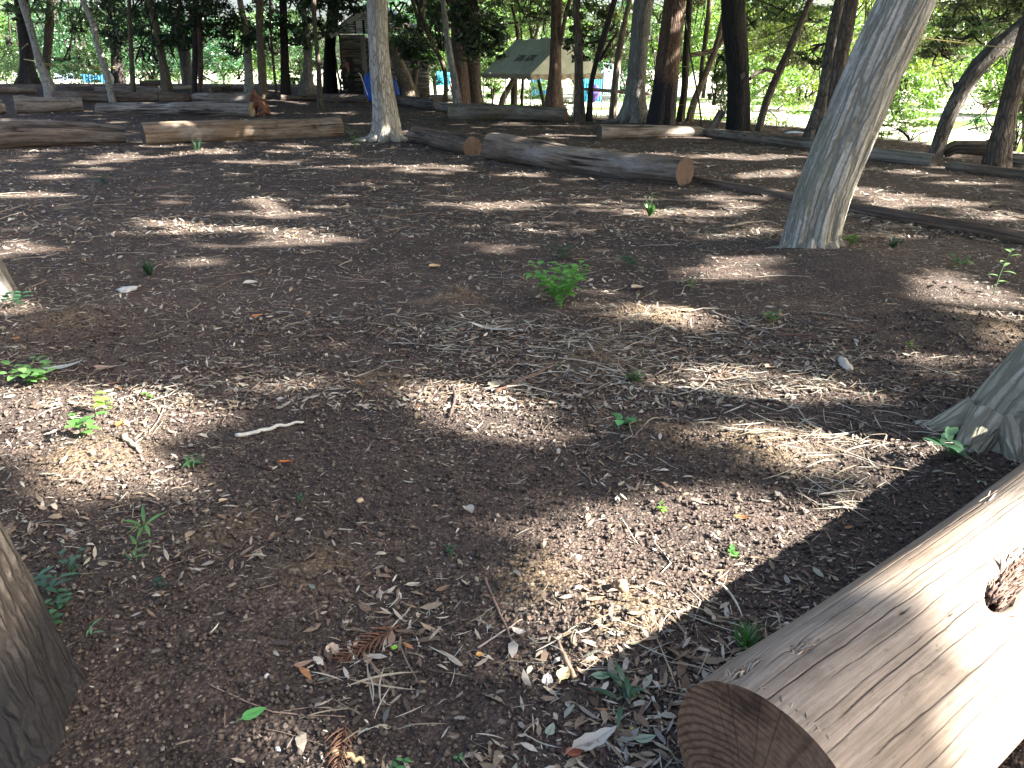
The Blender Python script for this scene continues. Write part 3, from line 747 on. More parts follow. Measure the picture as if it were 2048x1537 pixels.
def tree(name, base, pts, mat, label, H=10.5, group='trunks of the grove', seg=40, rings=None, flare=.5, roots=5, fur=.05, lump=.05, seed=0, dy=0.0, cat='tree', limbs=(), Y=None, zb=None, spread=1.0, fh=.35, buttress=None):
    """base (px, py); pts: (px, py, width px) upward in the photograph; the stem goes on to height H with limbs"""
    b = gnd(*base) if Y is None else at(base[0], base[1], Y)
    if zb is not None: b[2] = zb
    Yb = b[1]
    P, W = [], []
    for k, (x, y, w) in enumerate(pts):
        q = at(x, y, Yb + dy * (k + 1))
        P.append(q); W.append(w * proj(q)[2] / F / 2)
    P = np.array([b - [0, 0, .12]] + P); W = np.array([W[0] * 1.02] + W)
    d = P[-1] - P[-2]; d = d / np.linalg.norm(d)
    d0 = (P[-1] - P[0]); d0 /= np.linalg.norm(d0); d = d * .4 + d0 * .6; d[2] = max(d[2], .5); d /= np.linalg.norm(d)
    z = P[-1][2]
    ext, ew = [], []
    if z < H:
        m = max(2, int((H - z) / 1.6))
        for i in range(1, m + 1):
            f = i / m
            ext.append(P[-1] + d * ((H - z) / d[2]) * f + np.array([.25 * math.sin(seed + 2.2 * f * 3), .2 * math.cos(seed * 2 + f * 4), 0]) * f)
            ew.append(W[-1] * (1 - .6 * f))
    PP = np.array(list(P) + ext); WW = np.array(list(W) + ew)
    n = rings or int(np.clip(len(PP) * 9, 60, 150))
    Q = smooth_path(np.concatenate([PP, WW[:, None]], 1), n)
    # finer rings near the foot
    C, rr = Q[:, :3], np.maximum(Q[:, 3], .012)
    ph = R.uniform(0, 6.28)
    r0 = float(W[0])
    def disp(rad_, bark, th, s):
        lob = .5 + .5 * np.cos(roots * th + ph + 1.3 * np.sin(2 * th + seed))
        fl = np.exp(-s / fh)
        k = rad_ * (1 + flare * fl * (.25 + .9 * lob) + .16 * np.exp(-s / 1.2) * (lob - .5))
        q = bark / max(r0, .05)
        k = k * (1 + lump * 3 * (fbm(q * np.array([.8, .8, .35]) + seed * 5.1, 2, seed) - .5))
        if fur:
            v = fbm(bark * np.array([24, 24, 1.6]) * (.28 / max(r0, .1)) ** .5 + seed, 3, seed + 2)
            k = k + rad_ * fur * (1 - np.abs(2 * v - 1) * 1.8)
        return k
    V, f, bark, s = tube(C, rr, seg, True, disp)
    root = empty(name, b); tag(root, label, cat, group)
    mk('trunk', V - b, f, mat, root, True, {'bark': bark + np.array([seed * 2.3, 0, 0])})
    for lb in limbs:
        LP = np.array([at(x, y, Yb + o) for x, y, w, o in lb]); LW = np.array([w * proj(q)[2] / F / 2 for q, (x, y, w, o) in zip(LP, lb)])
        mb = MB(); nn = len(LP) * 7
        Q = resample(np.concatenate([LP, LW[:, None]], 1), nn)
        V, f, bk, s = tube(Q[:, :3], np.maximum(Q[:, 3], .008), 14, True, lambda r_, bb, th, s: r_ * (1 + .2 * (fbm(bb * 9, 2, seed) - .5)))
        mb.add(V, f, bk); mb.build('limb', mat, root, True, b)
    for (az, ln, th0) in (buttress or ()):
        dv = np.array([math.cos(rad(az)), math.sin(rad(az)), 0]); sv = np.array([-dv[1], dv[0], 0])
        P0 = dv * r0 * .45 + [0, 0, .12 + r0 * .75]; P1 = dv * r0 * 1.15 + [0, 0, .12 + r0 * .16]; P2 = dv * (r0 * 1.2 + ln * .55) + sv * R.uniform(-.2, .2) * ln + [0, 0, .125]; P3 = dv * (r0 * 1.2 + ln) + sv * R.uniform(-.3, .3) * ln + [0, 0, .06]
        Q = resample(np.concatenate([np.array([P0, P1, P2, P3]), np.array([[r0 * .40 * th0], [r0 * .30 * th0], [r0 * .15 * th0], [.012]])], 1), 40)
        V, f, bk, s_ = tube(Q[:, :3] - [0, 0, .12], Q[:, 3], 28, True, lambda r_, bb, th, s: r_ * (1 + .5 * (fbm(bb * np.array([22, 22, 3]) + az, 3, seed) - .5)), ref=(0, 0, 1))
        mk('root', V, f, mat, root, True, {'bark': bk + np.array([az, 0, 0])})
    # upper limbs that carry the leaf canopy
    top = PP[-1]
    mb = MB()
    if H > 6:
        for i in range(5):
            a = seed * 1.3 + i * 1.256 + R.uniform(-.3, .3); z0 = R.uniform(.55, .97)
            p = PP[-1] * z0 + P[-1] * (1 - z0) if len(ext) else top
            ln = R.uniform(1.6, 3.2) * spread
            e = p + np.array([math.cos(a) * ln, math.sin(a) * ln, ln * R.uniform(.3, .8)])
            mid = (p + e) / 2 + np.array([0, 0, -.15 * ln])
            mb.tube(np.array([p, mid, e]), [max(.02, r0 * .3), max(.015, r0 * .2), .01], 7, 7)
        mb.build('limb', mat, root, True, b)
    TREES.append([root, top.copy(), b.copy(), []])
    return root
def build_trees():
    t = tree
    GR, BR, DK, MO, RB, TN = M_BARKGREY, M_BARKBROWN, M_BARKDARK, M_BARKMOTTLE, M_BARKRED, M_BARKTAN
    # --- left
    t('tree', (57, 168), [(57,160,34),(54,130,25),(52,90,24),(48,50,25),(43,0,27)], DK, 'big dark flared trunk behind the mottled leaning tree at far left', seed=1, flare=.5)
    t('tree', (90, 168), [(91,140,14),(95,100,15),(98,60,16),(103,0,16)], BR, 'smooth grey brown trunk leaning right in the far left V pair', seed=2, flare=.2)
    t('tree', (104, 197), [(101,180,24),(80,128,15),(69,86,13),(57,43,14),(44,0,15)], MO, 'mottled pale tree leaning left with dark lichen flecks at far left', seed=3, flare=.15, fur=0)
    t('tree', (226, 207), [(221,185,13),(208,128,13),(193,86,11),(186,43,12),(170,14,11),(164,0,10)], MO, 'thin pale leaning tree with grey flecks rising behind the silvery log', seed=4, flare=.1, fur=0)
    t('tree', (238, 167), [(237,150,24),(233,129,20),(232,86,17),(225,43,19),(216,0,18)], DK, 'dark trunk with rope tied round it right of the thin pale tree', seed=5, flare=.25)
    t('tree', (266, 187), [(265,160,10),(262,100,9),(260,57,9),(258,0,7)], TN, 'straight thin tan trunk standing left of the brown leaning trunk', seed=6, flare=.1, fur=0)
    t('tree', (309, 163), [(308,140,5),(306,86,4),(303,50,3),(301,0,3)], DK, 'very thin dark sapling far behind the brown leaning trunk', seed=7, flare=0, fur=0, H=7)
    t('tree', (335, 189), [(334,175,21),(326,129,15),(319,86,14),(310,43,14),(302,7,15),(300,0,14)], TN, 'brown leaning trunk with a sunlit patch at mid height', seed=8, flare=.15, fur=.02)
    t('tree', (376, 172), [(374,155,19),(372,129,20),(366,86,25),(357,57,29),(353,28,27),(351,0,26)], GR, 'grey trunk widening upward behind the twin trunk', seed=9, flare=.2)
    t('tree', (389, 190), [(389,170,9),(390,129,11),(391,86,11),(390,43,10),(389,0,8)], DK, 'dark left stem of the twin trunk', seed=10, flare=.15)
    t('tree', (401, 191), [(401,170,9),(401,129,10),(400,86,9),(398,43,9),(394,0,7)], RB, 'brown right stem of the twin trunk with a sunlit streak', seed=11, flare=.15)
    t('tree', (448, 171), [(447,160,5),(447,152,4)], BR, 'small forked orchard tree on the bright ground left of the mottled trunk', seed=12, H=1.0, flare=.1, fur=0, group='small trees beyond the logs', Y=52, zb=-.85,
      limbs=([(447,153,4,0),(440,142,3,.2),(433,128,2,.4)], [(447,153,4,0),(456,144,3,-.2),(468,132,2,-.4)]))
    t('tree', (498, 188), [(498,170,18),(496,100,14),(490,50,13),(479,0,11)], MO, 'pale mottled trunk directly behind the brown dog', seed=13, flare=.1, fur=0)
    t('tree', (527, 197), [(526,180,17),(521,100,14),(519,50,14),(520,0,14)], TN, 'olive brown trunk right of the mottled trunk behind the dog', seed=14, flare=.15)
    t('tree', (553, 191), [(551,170,5),(545,110,5),(541,60,4),(540,0,4)], BR, 'slender brown sapling between the olive trunk and the black trunk', seed=15, flare=.1, fur=0, H=8)
    t('tree', (571, 189), [(571,175,17),(570,130,16),(568,76,15),(566,0,14)], DK, 'straight black trunk left of the flared pale trunk', seed=16, flare=.2)
    t('tree', (613, 193), [(613,182,34),(616,152,19),(616,100,15),(611,50,13),(604,0,10)], GR, 'flared pale trunk left of the slim dark trunk by the shed', seed=17, flare=.45, roots=3)
    t('tree', (640, 218), [(640,200,12),(637,125,9),(631,75,8),(627,0,9)], BR, 'slim grey brown trunk standing in front of the dark shed corner', seed=18, flare=.15, fur=0)
    t('tree', (661, 190), [(660,170,26),(659,100,21),(664,50,22),(668,0,22)], M_BARKBLACK, 'thick black trunk wrapped by pale vines beside the shed', seed=19, flare=.2)
    t('vine', (684, 190), [(680,165,4),(672,130,4),(668,90,4),(660,60,3)], TN, 'pale twisted vine stem hanging along the black trunk by the shed', seed=20, flare=0, fur=0, H=3.2, group='vines by the shed', cat='vine')
    t('vine', (676, 191), [(674,165,3),(668,120,3),(670,85,3),(662,50,3)], TN, 'thinner pale vine stem close to the black trunk by the shed', seed=21, flare=0, fur=0, H=3.2, group='vines by the shed', cat='vine')
    # --- centre
    t('tree', (771, 281), [(773,255,53),(771,232,47),(766,190,44),(761,150,40),(757,100,38),(755,50,38),(754,0,39)], M_BARKCENTRE, 'pale grey centre tree with a mossy brown stripe and spreading roots', seed=22, flare=.55, roots=7, seg=120, rings=220, fh=.20, fur=.06, lump=.03, buttress=[(-160, .35, .9), (-120, .25, .8), (-85, .15, .9), (-50, .30, .9), (-20, .45, .9), (190, .5, .8), (10, .2, .8)])
    t('tree', (822, 201), [(818,190,32),(809,158,27),(797,128,24),(782,90,13),(775,50,9),(770,0,9)], TN, 'brown trunk leaning left right behind the centre tree', seed=23, flare=.2)
    t('tree', (828, 198), [(829,170,10),(834,110,12),(840,55,15),(846,0,12)], BR, 'dark trunk forking upward in front of the pale siding', seed=24, flare=.15, limbs=([(841,55,10,0),(832,25,8,.3),(824,0,7,.5)],))
    t('tree', (890, 206), [(893,160,9),(886,125,9),(868,95,9),(846,47,7),(835,10,6)], BR, 'thin dark trunk leaning left between the shed and the tent', seed=25, flare=.15, fur=0)
    t('tree', (919, 237), [(916,215,18),(911,170,14),(902,125,13),(894,75,11),(886,0,10)], GR, 'slim grey trunk leaning left beside the log end near the tent', seed=26, flare=.35)
    t('tree', (925, 216), [(925,195,30),(922,150,30),(917,100,28),(914,0,29)], RB, 'shaggy reddish trunk behind the slim grey leaning trunk', seed=27, flare=.2, lump=.1)
    t('tree', (952, 214), [(951,195,26),(948,150,26),(945,110,26),(943,0,25)], BR, 'dark brown trunk at the left end of the tent', seed=28, flare=.2)
    t('tree', (1000, 215), [(1003,203,12),(1018,175,11),(1036,147,11),(1048,120,9)], TN, 'tan trunk leaning right under the tent eave', seed=29, flare=.1, fur=0, H=4, Y=37, zb=-.85)
    t('tree', (1027, 216), [(1028,190,13),(1029,160,13),(1030,130,12)], BR, 'dark upright stem seen under the middle of the tent', seed=30, flare=.15, H=4, Y=37.5, zb=-.85)
    t('tree', (1045, 216), [(1043,195,6),(1046,165,6),(1044,140,5)], DK, 'thin bent stem under the tent beside the front leg', seed=31, flare=.1, fur=0, H=4, Y=37, zb=-.85)
    t('tree', (1089, 212), [(1086,200,7),(1079,170,7),(1074,145,6),(1070,110,6)], DK, 'dark stem leaning left below the tent gable', seed=32, flare=.1, fur=0, H=4.5, Y=37, zb=-.85)
    t('tree', (1107, 221), [(1107,205,36),(1110,150,25),(1112,75,21),(1114,0,22)], RB, 'reddish brown trunk in front of the tent gable with a lit bark patch', seed=33, flare=.25, limbs=([(1121,90,9,-.1),(1126,60,9,-.2),(1133,25,9,-.2),(1143,-10,9,-.2)],))
    t('tree', (1160, 244), [(1159,235,22),(1158,150,17),(1157,75,14),(1151,0,12)], BR, 'straight brown trunk at the right side of the tent', seed=34, flare=.2)
    t('tree', (1178, 243), [(1179,230,12),(1181,175,10),(1191,127,10),(1207,76,13),(1222,25,11),(1230,0,11)], DK, 'forked dark trunk leaning right of the tent', seed=35, flare=.25, fur=.02, limbs=([(1200,122,6,.1),(1215,95,6,.2),(1234,66,5,.3)],))
    t('tree', (1225, 238), [(1226,225,14),(1231,152,13),(1243,76,14),(1253,25,9),(1260,0,9)], TN, 'slim tan trunk bending right, left of the grey flared trunk', seed=36, flare=.25, fur=0)
    t('tree', (1266, 245), [(1268,228,48),(1270,203,36),(1275,127,34),(1280,50,34),(1288,0,40)], GR, 'stout grey trunk with a widely flared foot, left of the charred trunk', seed=37, flare=.6, roots=4, seg=72, buttress=[(-165, .7, 1), (-130, .4, .9), (-20, .3, .9)])
    t('tree', (1324, 249), [(1324,235,52),(1331,178,48),(1336,127,47),(1345,50,43),(1350,0,41)], M_BARKCHAR, 'stout brown trunk charred black around its foot', seed=38, flare=.18, seg=56)
    t('tree', (1360, 245), [(1361,225,15),(1368,203,13),(1373,100,14),(1379,0,11)], DK, 'dark leaning trunk just right of the charred trunk', seed=39, flare=.2)
    t('tree', (1378, 243), [(1381,225,14),(1395,185,13),(1415,140,13),(1432,100,12),(1441,60,11),(1452,0,9)], TN, 'pale many branched tree between the charred trunk and the dark straight trunk', seed=40, flare=.2, fur=0,
      limbs=([(1352,121,8,-.2),(1386,110,9,-.1),(1425,102,10,.0),(1446,78,12,.0),(1453,40,10,.1)], [(1400,180,8,0),(1404,130,9,.2),(1411,80,10,.3),(1420,0,10,.4)]))
    t('tree', (1404, 257), [(1402,230,3.5),(1394,180,3.5),(1384,130,3.5),(1376,85,3)], DK, 'thin dark pole stem leaning left in front of the pale branched tree', seed=41, flare=0, fur=0, H=3)
    # --- right
    t('tree', (1477, 261), [(1477,240,42),(1477,178,41),(1475,119,42),(1469,60,45),(1466,0,46)], M_BARKBLACK, 'straight black trunk behind the brown log right of the charred trunk', seed=42, flare=.12, seg=48)
    t('tree', (1518, 263), [(1519,250,14),(1531,208,14),(1556,148,16),(1571,119,16),(1596,60,14),(1621,0,12)], BR, 'slender trunk leaning right with a side branch, right of the black trunk', seed=43, flare=.1, fur=0,
      limbs=([(1556,148,7,0),(1535,140,8,-.2),(1512,148,8,-.3),(1500,158,7,-.4)],))
    t('tree', (1628, 277), [(1632,255,38),(1643,208,22),(1661,119,26),(1667,60,24),(1681,0,20)], M_BARKPATCH, 'dark patchy trunk with a pale sunlit foot behind the leaning tree', seed=44, flare=.4)
    t('tree', (1656, 296), [(1659,260,18),(1672,178,29),(1681,119,26),(1692,60,29),(1704,0,24)], BR, 'ridged brown trunk crossing just left behind the leaning tree', seed=45, flare=.15,
      limbs=([(1690,150,13,.1),(1708,110,15,.1),(1733,60,16,.0),(1765,-10,15,.0)],))
    t('tree', (1622, 503), [(1624,476,96),(1630,449,101),(1648,383,99),(1676,316,99),(1705,250,107),(1731,178,100),(1757,119,103),(1788,59,106),(1816,0,99)], M_BARKLEAN,
      'big pale ribbed tree leaning right over the long pole', seed=46, flare=.34, roots=5, seg=240, rings=320, fur=.08, lump=.012, fh=.15, H=10.5, buttress=[(-115, .16, 1), (-70, .12, 1.1), (-30, .10, .9), (195, .34, .9), (15, .15, .8)])
    t('tree', (1868, 318), [(1873,300,26),(1897,230,26),(1926,178,32),(1943,148,33),(1968,119,34),(2003,89,34),(2040,60,36),(2100,15,34)], M_BARKPATCH, 'crooked leaning tree with a broken stub, right of the leaning ribbed tree', seed=47, flare=.05, fur=.04,
      limbs=([(1930,195,17,0),(1918,180,15,.03),(1911,166,13,.06)],))
    t('tree', (1992, 333), [(1993,318,46),(2010,240,33),(2034,148,36),(2058,60,38),(2075,0,38)], BR, 'dark trunk leaning right close to the right picture edge', seed=48, flare=.2, seg=48)
    t('tree', (2055, 300), [(2053,280,12),(2050,240,12),(2052,200,12),(2055,100,12)], BR, 'brown trunk half cut by the right picture edge', seed=49, flare=.2, fur=0)
    # --- close to the camera
    t('tree', (1985, 885), [(2010,855,170),(2060,790,150),(2150,690,145),(2250,590,148),(2350,480,145)], M_BARKNEAR, 'pale trunk with dark peeled patches leaning out at the right edge', seed=50, flare=.26, roots=4, seg=160, rings=260, fur=.05, lump=.03, H=9, fh=.12, buttress=[(160, .10, .9), (215, .05, 1.0), (-100, .10, .9), (-40, .10, 1)])
    t('tree', (-45, 1462), [(-62,1400,345),(-105,1310,330),(-160,1190,325),(-225,1060,315),(-320,850,300)], M_BARKNEARDARK, 'furrowed trunk with a charred black foot in the near left corner', seed=51, flare=.16, roots=7, seg=240, rings=340, fur=.08, lump=.03, H=9, fh=.12)
    t('tree', (-50, 592), [(-58,570,118),(-85,500,112),(-120,420,105)], M_BARKGREY, 'grey trunk foot cut off by the left edge at mid height', seed=52, flare=.3, seg=56, H=9)

def offscreen_shade_trees():  # unseen trees added to hold the shading canopy
    k = 60
    for (x, y) in [(13.5, -4.5), (17.5, 1.5), (20, -2), (21, 7), (16.5, 13), (24, 12), (22, 19), (29, 16), (30, 25), (24, 28), (37, 30), (32, 38), (44, 40)]:
        z = float(terr(np.array([x]), np.array([y]), False)[0])
        b = np.array([x, y, z])
        root = empty('tree', b); tag(root, 'unseen tall tree added for shade beyond the right picture edge', 'tree', 'unseen trees added for shade beyond the right edge')
        C = resample(np.array([[0, 0, -.1], [.1, .1, 3], [R.uniform(-.4, .4), .2, 7], [R.uniform(-.6, .6), .1, 10]]), 24)
        V, f, bk, s = tube(C, np.linspace(.22, .08, 24), 14)
        mk('trunk', V, f, M_BARKBROWN, root, True, {'bark': bk})
        TREES.append([root, b + [0, 0, 9.5], b, []]); k += 1

# ------------------------------------------------------------------ added shade canopy, visible crowns
def build_shade_canopy():  # unseen leaves added so their shadows and gaps dapple the floor
    # gaps shaped into the canopy to light trunks, logs, dog and tent
    for (x, y) in [(1728, 245), (1722, 270), (1714, 300), (1706, 330), (1696, 360), (1688, 395), (1680, 430), (1674, 455)]:
        P = at(x, y, 6.55); sun_gap(P + np.array([.02, -.12, 0]), .10)
    for (x, y) in [(1985, 870), (2020, 850), (2040, 880), (1960, 890), (2048, 830), (2080, 850)]:
        sun_gap(at(x, y, 2.75), .11)
    for (x, y, Y) in [(325, 70, 40), (1345, 138, 22), (1105, 150, 27), (1100, 50, 27), (190, 50, 33), (395, 150, 39), (100, 180, 38), (1480, 135, 20), (1690, 60, 17), (930, 60, 27), (1235, 60, 22), (310, 262, 16.4), (345, 265, 16.3), (300, 275, 16.2), (335, 252, 16.5),
                      (515, 205, 25.5), (520, 225, 25.5), (540, 215, 25.5), (700, 285, 16), (490, 258, 16.5), (1010, 275, 13.4), (950, 290, 15), (1320, 255, 19.5), (60, 215, 26), (140, 214, 26), (300, 212, 25.7), (450, 215, 25.6)]:
        sun_gap(at(x, y, Y), .17)
    for (x0, y0, x1, y1) in ((1000, 120, 1075, 92), (1010, 134, 1090, 104), (1045, 128, 1100, 108), (1015, 98, 1060, 86)):
        for u in np.linspace(0, 1, 7): sun_gap(at(x0 + (x1 - x0) * u, y0 + (y1 - y0) * u, 33), .16)
    P, S, W = [], [], []
    # near zone: small leaves
    n = 30000
    g = np.stack([R.uniform(-4.5, 6.5, n), R.uniform(-1.2, 6.4, n), np.zeros(n)], -1)
    P.append(g); S.append(R.uniform(.16, .27, n))
    yy = 5.6 + (50 - 5.6) * R.uniform(0, 1, 170000); yy = yy[R.uniform(0, 44, len(yy)) < .8 * yy + 4 + 6 * np.exp(-(yy - 5.6) / 5)]; n = len(yy)
    g = np.stack([R.uniform(-1, 1, n) * (.80 * yy + 4) + .0, yy, np.zeros(n)], -1)
    P.append(g); S.append(R.uniform(.34, .62, n) * np.clip(.6 + yy / 45, .6, 1.2))
    P = np.concatenate(P); S = np.concatenate(S)
    ins = inpoly(P[:, 0], P[:, 1] - 1.0, PLATEAU) | (P[:, 1] < 6) | ((np.abs(P[:, 0] - 1.5) < 6) & (P[:, 1] > 25) & (P[:, 1] < 38))
    kp = lit_keep(P); m = S * .45 * np.where(P[:, 1] < 5.6, 1.0, .25)
    for a in (0, 1.57, 3.14, 4.71):
        Q = P.copy(); Q[:, 0] += m * 2.0 * math.cos(a); Q[:, 1] += m * math.sin(a); kp = np.minimum(kp, lit_keep(Q))
    keep = (R.uniform(0, 1, len(P)) < kp) & ins
    P, S = P[keep], S[keep]
    h = R.uniform(6.2, 10.5, len(P))
    L = P + SUN * (h / SUN[2])[:, None]
    tops = np.array([t[1] for t in TREES])
    own = np.zeros(len(L), int); best = np.full(len(L), 1e9)
    for i, tp in enumerate(tops):
        if tp[2] < 7: continue
        d = np.hypot(L[:, 0] - tp[0], L[:, 1] - tp[1])
        m = d < best; best[m] = d[m]; own[m] = i
    for i in range(len(TREES)):
        m = own == i
        if not m.any(): continue
        V, q = leaf_quads(L[m], S[m], S[m] * R.uniform(.5, .8, m.sum()), SUN, .45)
        TREES[i][3].append((V, crowncol(m.sum(), 'mid', n2(L[m][:, 0], L[m][:, 1], .6, 2, 2) + .5)))
    return len(P)

CROWNS = [  # px, py, rx, ry, depth m, leaves, leaf size, colour
    (125, 60, 70, 75, 51, 2600, .22, 'emerald'), (185, 85, 60, 60, 50, 2000, .22, 'mid'), (15, 40, 50, 60, 54, 900, .2, 'bright'), (30, 110, 45, 40, 53, 700, .2, 'mid'),
    (285, 60, 55, 75, 40, 1700, .19, 'dark'), (235, 40, 45, 60, 42, 1300, .19, 'dark'), (335, 45, 60, 55, 37, 1500, .17, 'dark'), (430, 30, 70, 50, 37, 2500, .17, 'dark'), (380, 10, 60, 30, 35, 900, .17, 'dark'), (470, 75, 35, 40, 36, 700, .17, 'dark'),
    (445, 112, 40, 38, 52, 1500, .18, 'emerald'), (350, 120, 40, 40, 54, 1200, .2, 'emerald'), (290, 130, 40, 35, 54, 1200, .2, 'emerald'),
    (525, 45, 45, 65, 39, 1300, .17, 'dark'), (590, 45, 50, 50, 38, 1500, .17, 'dark'), (560, 110, 40, 35, 50, 600, .2, 'mid'), (650, 25, 50, 45, 33, 1900, .16, 'dark'), (695, 12, 40, 22, 33, 700, .16, 'dark'), (160, 30, 60, 40, 46, 1300, .2, 'mid'), (60, 15, 50, 30, 46, 900, .2, 'mid'), (380, 60, 40, 40, 41, 900, .18, 'dark'), (870, 60, 35, 50, 36, 1300, .16, 'mid'), (900, 20, 50, 30, 34, 1300, .16, 'dark'), (1080, 15, 60, 25, 32, 1000, .15, 'olive'), (1345, 20, 60, 30, 30, 800, .15, 'olive'), (2030, 15, 50, 30, 15, 900, .09, 'olive'), (1590, 15, 80, 30, 20, 1500, .10, 'mid'), (1500, 25, 40, 40, 22, 800, .11, 'mid'), (1640, 110, 40, 22, 19, 600, .09, 'olive'), (1930, 55, 60, 18, 15, 900, .08, 'mid'), (1880, 100, 50, 14, 16, 700, .08, 'olive'), (1800, 60, 30, 40, 18, 600, .09, 'mid'), (688, 155, 10, 20, 37, 120, .13, 'mid'),
    (820, 82, 42, 32, 33, 1100, .15, 'dark'), (800, 45, 35, 40, 35, 700, .16, 'mid'), (840, 118, 34, 22, 33, 700, .14, 'mid'), (880, 25, 45, 45, 42, 1300, .2, 'emerald'), (855, 100, 30, 40, 48, 600, .2, 'bright'),
    (945, 50, 50, 60, 29, 2800, .15, 'dark'), (985, 85, 32, 30, 29, 900, .14, 'dark'), (1050, 30, 75, 45, 44, 2600, .2, 'bright'), (1020, 15, 60, 35, 36, 1000, .17, 'mid'),
    (1185, 40, 50, 55, 26, 1700, .13, 'olive'), (1160, 95, 28, 26, 26, 600, .12, 'dark'), (1225, 75, 40, 50, 38, 1500, .17, 'olive'), (1255, 40, 30, 50, 45, 900, .2, 'mid'), (1235, 150, 35, 35, 48, 500, .2, 'emerald'),
    (400, 100, 55, 55, 50, 1300, .2, 'emerald'), (490, 130, 45, 35, 50, 800, .2, 'bright'), (250, 30, 60, 40, 47, 1500, .2, 'mid'), (550, 60, 60, 60, 48, 1600, .2, 'emerald'), (330, 70, 50, 50, 48, 1300, .2, 'emerald'), (640, 90, 40, 50, 47, 900, .19, 'mid'), (1100, 60, 40, 40, 42, 900, .18, 'mid'), (1405, 50, 45, 60, 38, 1800, .17, 'bright'), (1440, 165, 22, 55, 25, 900, .11, 'mid'), (1305, 130, 22, 60, 45, 700, .2, 'bright'),
    (1550, 50, 90, 60, 32, 3800, .15, 'yellow'), (1530, 140, 60, 60, 42, 2200, .19, 'bright'), (1600, 160, 60, 50, 44, 1800, .19, 'yellow'), (1590, 90, 60, 50, 26, 1500, .12, 'olive'), (1560, 205, 60, 28, 46, 900, .2, 'bright'),
    (1870, 45, 110, 60, 22, 3600, .11, 'olive'), (1830, 120, 70, 60, 24, 2400, .12, 'yellow'), (1810, 205, 60, 52, 20, 2300, .10, 'bright'), (1900, 150, 60, 40, 26, 1000, .12, 'bright'), (2000, 150, 55, 60, 20, 1500, .10, 'bright'), (1980, 35, 80, 45, 17, 2200, .09, 'olive'), (1975, 225, 60, 45, 24, 800, .11, 'emerald'), (2040, 240, 30, 50, 18, 500, .09, 'bright'), (1730, 30, 50, 60, 28, 900, .13, 'yellow')]

SHRUBS = [  # px, base py, Y, radius m, height m, leaves, leaf, colour, label
    (1075, 215, 40, 1.4, 1.6, 1600, .13, 'bright', 'bright green shrub under the tent gable beside the reddish trunk'),
    (985, 212, 38, .9, 2.0, 1300, .13, 'bright', 'bright green bush seen below the left tent eave'),
    (1125, 215, 38, .7, 1.0, 700, .11, 'mid', 'low leafy bush right of the reddish trunk'),
    (430, 172, 52, 1.6, 1.5, 900, .16, 'bright', 'low bright bush right of the twin trunk'),
    (350, 165, 50, 1.7, 1.6, 1200, .16, 'bright', 'bright bush between the brown leaning trunk and the grey trunk'),
    (590, 186, 45, .9, .9, 700, .13, 'bright', 'low bright bush between the black and the flared trunks'),
    (160, 166, 48, 1.6, 1.2, 900, .15, 'mid', 'low bush behind the thin pale leaning tree'),
    (905, 205, 42, 1.2, 2.2, 1300, .14, 'emerald', 'leafy bush between the shed and the slim grey trunk'),
    (1445, 235, 26, .6, 1.9, 900, .10, 'mid', 'leafy bush at the left side of the black straight trunk'),
    (1560, 262, 32, 1.6, 1.0, 1100, .12, 'bright', 'low sunlit bush beyond the brown log and slender trunk'),
    (1820, 285, 17, .9, .35, 500, .09, 'bright', 'low green clump on the bright lawn past the tan log'),
    (2030, 300, 15, .5, .8, 500, .07, 'bright', 'small leafy bush at the right edge by the cut trunk'),
    (1300, 225, 45, 2.0, 1.0, 900, .15, 'bright', 'low green bush seen between the grey and the charred trunks'),
    (20, 160, 50, 1.4, 2.4, 900, .16, 'mid', 'leafy shrub at the far left edge of the picture')]

